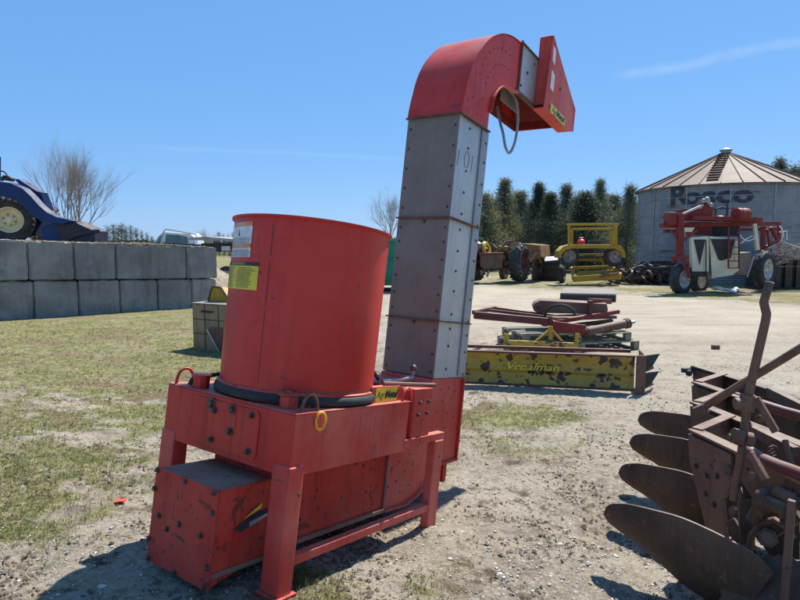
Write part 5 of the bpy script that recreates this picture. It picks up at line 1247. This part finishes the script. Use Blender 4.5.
# right hand frames
bar(A(754.5,224,.3),A(757.5,250,.3),.12,.12,'cream_post','cream'); bar(A(763,226,1.8),A(763,250,1.8),.14,.14,'column'); bar(A(771,227,2.2),A(779,243,2.4),.12,.12,'brace'); bar(A(766,247,2),A(779,240,2.2),.10,.10,'brace'); bar(A(779,224,2.4),A(779,246,2.4),.10,.10,'column'); bar(A(763,250,2),A(768,268,2.2),.12,.12,'fork'); bar(A(767,229,1.9),A(770,248,2),.08,.08,'fork')
beach(MB().tube([A(738,232,-.1),A(742,238,-.1),A(748,241,0),A(754,239,.2),A(757,232,.3)],.022,6).tube([A(778,224,1.6),A(782,229,1.6),A(783,236,1.7),A(780,243,1.9)],.028,6).tube([A(741,243,.2),A(748,238,.4),A(752,236,.6)],.03,6).tube([A(779,232,1.7),A(787,231,1.8),A(787,240,1.8)],.018,5),'hose','white',sp_)
# lower steps / sprayer tank behind
AS([(741,253),(751,252),(752,262),(748,275),(740,272)],1.0,(0,.6,0),'step_box','board'); bar(A(754,256,.9),A(747,277,.9),.05,.05,'step_rail','galv_dark')
# white sheeting on the ground below
m=MB(); g=np.random.default_rng(6); c=A(728,280,.2); c.z=ter(c.x,c.y)
for i in range(9): m.ball((c.x+g.uniform(-.38,.38),c.y+g.uniform(-.15,.15),c.z+.06+g.uniform(0,.14)),g.uniform(.07,.14),7,(1.4,1,.55))
m.v=[tuple(Vector(p)+noise.noise_vector(Vector(p)*7)*.05) for p in m.v]
solo(m,'crumpled_sheet','white','crumpled white plastic sheet lying under the cream cabinet of the sprayer','plastic sheet')
# pallet with branches at the right edge
bc=Y(786,283,24.4); bz=ter(bc.x,bc.y)
bxx=thing('dark_crate','dark slatted crate at the right edge carrying a heap of cut branches','crate',(bc.x,bc.y,bz))
x0=Y(777,0,24.4).x; x1=x0+2.6; zt_=Y(0,259,24.4).z
for i in range(6):
    x=x0+.05+i*.45; build(MB().box(x,x+.28,24.4,24.44,bz+.06,zt_),'slat','darksteel',bxx,.005)
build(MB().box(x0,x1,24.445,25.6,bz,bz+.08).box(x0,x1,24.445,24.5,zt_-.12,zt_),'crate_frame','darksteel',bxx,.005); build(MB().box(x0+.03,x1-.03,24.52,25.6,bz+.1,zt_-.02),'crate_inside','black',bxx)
g=np.random.default_rng(31); m=MB()
for i in range(150):
    a=Y(762+g.uniform(0,14),g.uniform(249,267),24.2+g.uniform(-.4,1.0)) if g.random()<.35 else Y(772+g.uniform(0,55),g.uniform(243,262),24.4+g.uniform(-.3,1.1))
    L_=g.uniform(.5,1.3); d=Vector((1,g.uniform(-.5,.5),g.uniform(-.1,.55))).normalized(); pts=[a,a+d*L_*.5+Vector(g.normal(0,.04,3)),a+d*L_+Vector(g.normal(0,.07,3))]; 
    if pts[-1].z>Y(0,238,24.4).z: continue
    m.tube(pts,[.022,.016,.007],4)
solo(m,'branch_heap','bark','grey heap of cut branches on the dark crate at the right edge','branches',noclean=True) if 0 else tag(build(m,'branch_heap','bark',noclean=True),'grey heap of cut branches lying on the dark crate at the right edge','branches')
m=MB()
for (x0_,y0_,x1_,y1_) in ((763,264,776,252),(762,266,782,255),(768,262,790,246),(766,258,779,249)): m.tube([Y(x0_,y0_,23.9),Y((x0_+x1_)/2,(y0_+y1_)/2-.8,23.9),Y(x1_,y1_,24.1)],.02,5)
tag(build(m,'red_branches','maroon',noclean=True),'reddish bare twigs sticking out to the left of the grey branch heap','branches')
tag(build(MB().obox(Y(784,242.5,23.8),Y(812,252,23.9),.14,.035),'loose_board','white',bevel=.003),'pale board lying on the branch heap at the right edge','board')
# ================================================================== TRACTOR
TY=28.5
def T(px,py,d=0): return Y(px,py,TY+d)
tg=T(500,281); 
tt_=thing('old_tractor','old rusty orange tractor seen from behind with two huge black tyres','tractor',(tg.x,tg.y,ter(tg.x,tg.y)))
wheel(tt_,T(519.5,262.5),(.86,-.5,0),.86,.58,.50,'maroon',20,.06); wheel(tt_,T(475,262),(.86,-.5,0),.86,.58,.50,'maroon',20,.06)
wheel(tt_,T(541.5,269.5,2.0),(.86,-.5,0),.50,.26,.27,'rust',0); wheel(tt_,T(504,271,3.4),(.86,-.5,0),.48,.26,.27,'rust',0)
def TS(pts,d,off,nm,mt_,par=None,bv=.012):
    n_=len(pts); v=[T(x,y,d) for x,y in pts]; v+=[p+Vector(off) for p in v]
    return build(MB().add(v,[tuple(range(n_)),tuple(range(2*n_-1,n_-1,-1))]+[(i,(i+1)%n_,n_+(i+1)%n_,n_+i) for i in range(n_)]),nm,mt_,par or tt_,bv)
TS([(497,256),(500,246),(507,243.5),(524,243.5),(540,245),(541,257),(520,262),(500,264)],.3,(.9,1.8,0),'body','rustyel')
TS([(508,247),(512,243),(519,242.5),(524,245),(519,246),(511,249)],-.15,(.1,.3,0),'mudguard','rustyel'); TS([(523,243.5),(540,244),(540,251),(525,250)],1.4,(.3,.6,0),'bonnet','rustyel')
TS([(538,244),(541,244),(542,263),(539,263)],1.2,(.1,.4,0),'grille','rustyel')
TS([(480,254),(502,253.5),(503,256),(502,268),(484,269.5),(480,266)],-.5,(.15,.5,0),'rear_box','rust'); TS([(479,253),(503,252.5),(503,254.5),(479,255.5)],-.54,(.15,.58,0),'rear_box_rim','maroon')
TS([(489,262),(520,262),(519,268),(490,269)],.1,(0,.3,0),'rear_axle','darksteel')
for (x,y,s) in ((506,249,.16),(503,258,.18),(506,263,.14),(511,253,.2),(500,248,.13),(515,250,.15)): build(MB().ball(tuple(T(x,y,-.05)),s,8,(1,.8,1)),'rear_casting','rustyel',tt_)
TS([(504,243.2),(506,240.8),(512,240.3),(514,243)],.2,(0,.4,0),'seat','rust')
beach(MB().tube([T(533,259,.2),T(536,252,.2),T(532,256,.3),T(530,262,.3)],.035,6).tube([T(497,248,0),T(493,244,0)],.04,6).tube([T(489,270,-.3),T(487,277,-.3)],.05,6),'lever','galv_dark',tt_)
yw=solo(MB().lathe([(.16,-.09),(.30,-.10),(.36,-.05),(.38,0),(.36,.05),(.30,.10),(.16,.09)],T(486,249,.2),(.75,-.6,.25),24,closed=True).lathe([(.17,-.03),(.0,-.02)],T(486,249,.2),(.75,-.6,.25),16),'yellow_wheel_rim','yel2','round yellow wheel rim with a red centre, perched above the rusty rear box','wheel rim')
yw['_o']=tuple(yw.location); build(MB().ball(tuple(T(486,250,.1)),.13,12),'hub_cap','dred',yw)
solo(MB().ball(tuple(T(476.5,245,.4)),.26,12,(1,1,.7)),'white_bag','white','small pale bag on top of the left tractor tyre','bag')
# dark tanks and white sheet right of the tractor
c=T(556,280,2.5); cz=ter(c.x,c.y)
build_t=thing('dark_tank','dark round tank standing between the old tractor and the yellow machine','tank',(c.x,c.y,cz))
build(MB().lathe([(0,0),(.80,0),(.82,.05),(.82,1.05),(.86,1.08),(.86,1.14),(.78,1.16),(0,1.20)],(T(554,0,2.5).x,TY+2.5,cz),(0,0,1),32),'tank_body','black',build_t)
for z in (.3,.7): build(MB().lathe([(.82,-.02),(.85,-.02),(.85,.02),(.82,.02)],(T(554,0,2.5).x,TY+2.5,cz+z),(0,0,1),32,closed=True),'tank_hoop','rustedge',build_t)
q=[T(543,257,1.2),T(566,255.5,1.2),T(566,259,1.0),T(545,261,1.0)]; tag(build(MB().add(q+[p-Vector((0,0,.03)) for p in q],[(0,1,2,3),(7,6,5,4),(0,4,5,1),(1,5,6,2),(2,6,7,3),(3,7,4,0)]),'white_sheet','white'),'pale sheet of metal lying against the dark tank','metal sheet')
# ================================================================== YELLOW MACHINE
YM=27.3
def E(px,py,d=0): return Y(px,py,YM+d)
def ES(par,pts,d,off,nm,mt_='yel2',bv=.012):
    n_=len(pts); v=[E(x,y,d) for x,y in pts]; v+=[p+Vector(off) for p in v]
    return build(MB().add(v,[tuple(range(n_)),tuple(range(2*n_-1,n_-1,-1))]+[(i,(i+1)%n_,n_+(i+1)%n_,n_+i) for i in range(n_)]),nm,mt_,par,bv)
eg=E(603,282,1); ym=thing('yellow_machine','yellow wheeled machine with a rectangular hoop frame and two white rims, left of the silo','farm machine',(eg.x,eg.y,ter(eg.x,eg.y)))
def eb(p,q_,w_,h_,nm,mt_='yel2'): return build(MB().obox(p,q_,w_,h_),nm,mt_,ym,.01)
eb(E(567,224.5),E(619,224.5),.10,.10,'hoop_top'); eb(E(569,226),E(569,245),.10,.10,'hoop_post'); eb(E(615,226),E(615,246),.26,.14,'hoop_post'); eb(E(572,229,1.3),E(612,229,1.3),.10,.10,'hoop_top'); eb(E(572,229,1.3),E(572,246,1.3),.10,.10,'hoop_post'); eb(E(611,229,1.3),E(611,246,1.3),.10,.10,'hoop_post')
ES(ym,[(558,258),(559,251),(564,246),(572,244.5),(615,244.5),(621,246),(625,251),(626,258),(622.5,257.5),(621,252),(616,249),(605,248.5),(572,248.5),(566,250),(562,254),(561.5,258)],-.1,(0,.7,0),'mudguard_beam')
wheel(ym,E(568.5,256.5,.15),(.10,-1,0),.48,.34,.28,'dirtyrim',0); wheel(ym,E(614.5,256.5,.15),(-.10,-1,0),.48,.34,.28,'dirtyrim',0)
eb(E(572,257,.5),E(612,257,.5),.12,.12,'axle','darksteel'); ES(ym,[(590,240.5),(600,240.5),(601,245),(589,245)],.4,(0,.4,0),'black_seat','black')
# undercarriage legs that carry it
eb(E(575,254,1.5),E(573,280,1.5),.10,.10,'leg'); eb(E(609,254,1.5),E(611,280,1.5),.10,.10,'leg')
eb(E(578,255,.9),E(606,255,.9),.10,.12,'cross_rail'); eb(E(578,260,.9),E(605,260,.9),.08,.10,'cross_rail'); eb(E(600,257,.4),E(604,265,.2),.06,.08,'arm')
fc_=solo(MB().lathe([(0,0),(.14,0),(.17,.03),(.17,.16),(.12,.22),(.05,.25),(.045,.31),(0,.31)],E(581,244.3,.25)-Vector((0,0,0)),(0,0,1),14).tube([E(578.8,240.5,.25),E(579.5,237.8,.25),E(583,237.6,.25),E(584,240,.25)],.025,6),'fuel_can','red','bright red plastic fuel can standing on the yellow machine','fuel can')
# low yellow frames in front
lf=thing('low_frame','low yellow rectangular trailer frame on the grass before the yellow machine','frame',tuple(E(599,276,-.8)))
def lb(p,q_,w_,h_,nm,mt_='yel2'): return build(MB().obox(p,q_,w_,h_),nm,mt_,lf,.01)
lb(E(573,279,-.8),E(621,276.5,-.8),.12,.26,'front_rail'); lb(E(577,272.5,.2),E(615,272,.2),.10,.14,'middle_rail'); lb(E(574,268,1.0),E(610,267,1.0),.10,.14,'rear_rail'); lb(E(573,277,-.8),E(571,266,1.0),.10,.14,'side_rail'); lb(E(621,275,-.8),E(611,266,1.0),.10,.14,'side_rail'); lb(E(577,275,.0),E(617,274.5,.0),.5,.05,'dark_plate','darksteel'); lb(E(600,276,-.9),E(618,273.5,-.9),.08,.10,'drawbar','rust')
c=G(562.5,283); wheel_ = thing('spare_tyre','black tyre standing upright left of the yellow frame','tyre',tuple(c)); wheel(wheel_,(c.x,c.y+.1,c.z+.45),(.9,-.4,0),.45,.26,.25,'rust',0)
# black post-like rod far right is part of the plough

for o in list(S.objects):
    if '_o' in o: del o['_o']
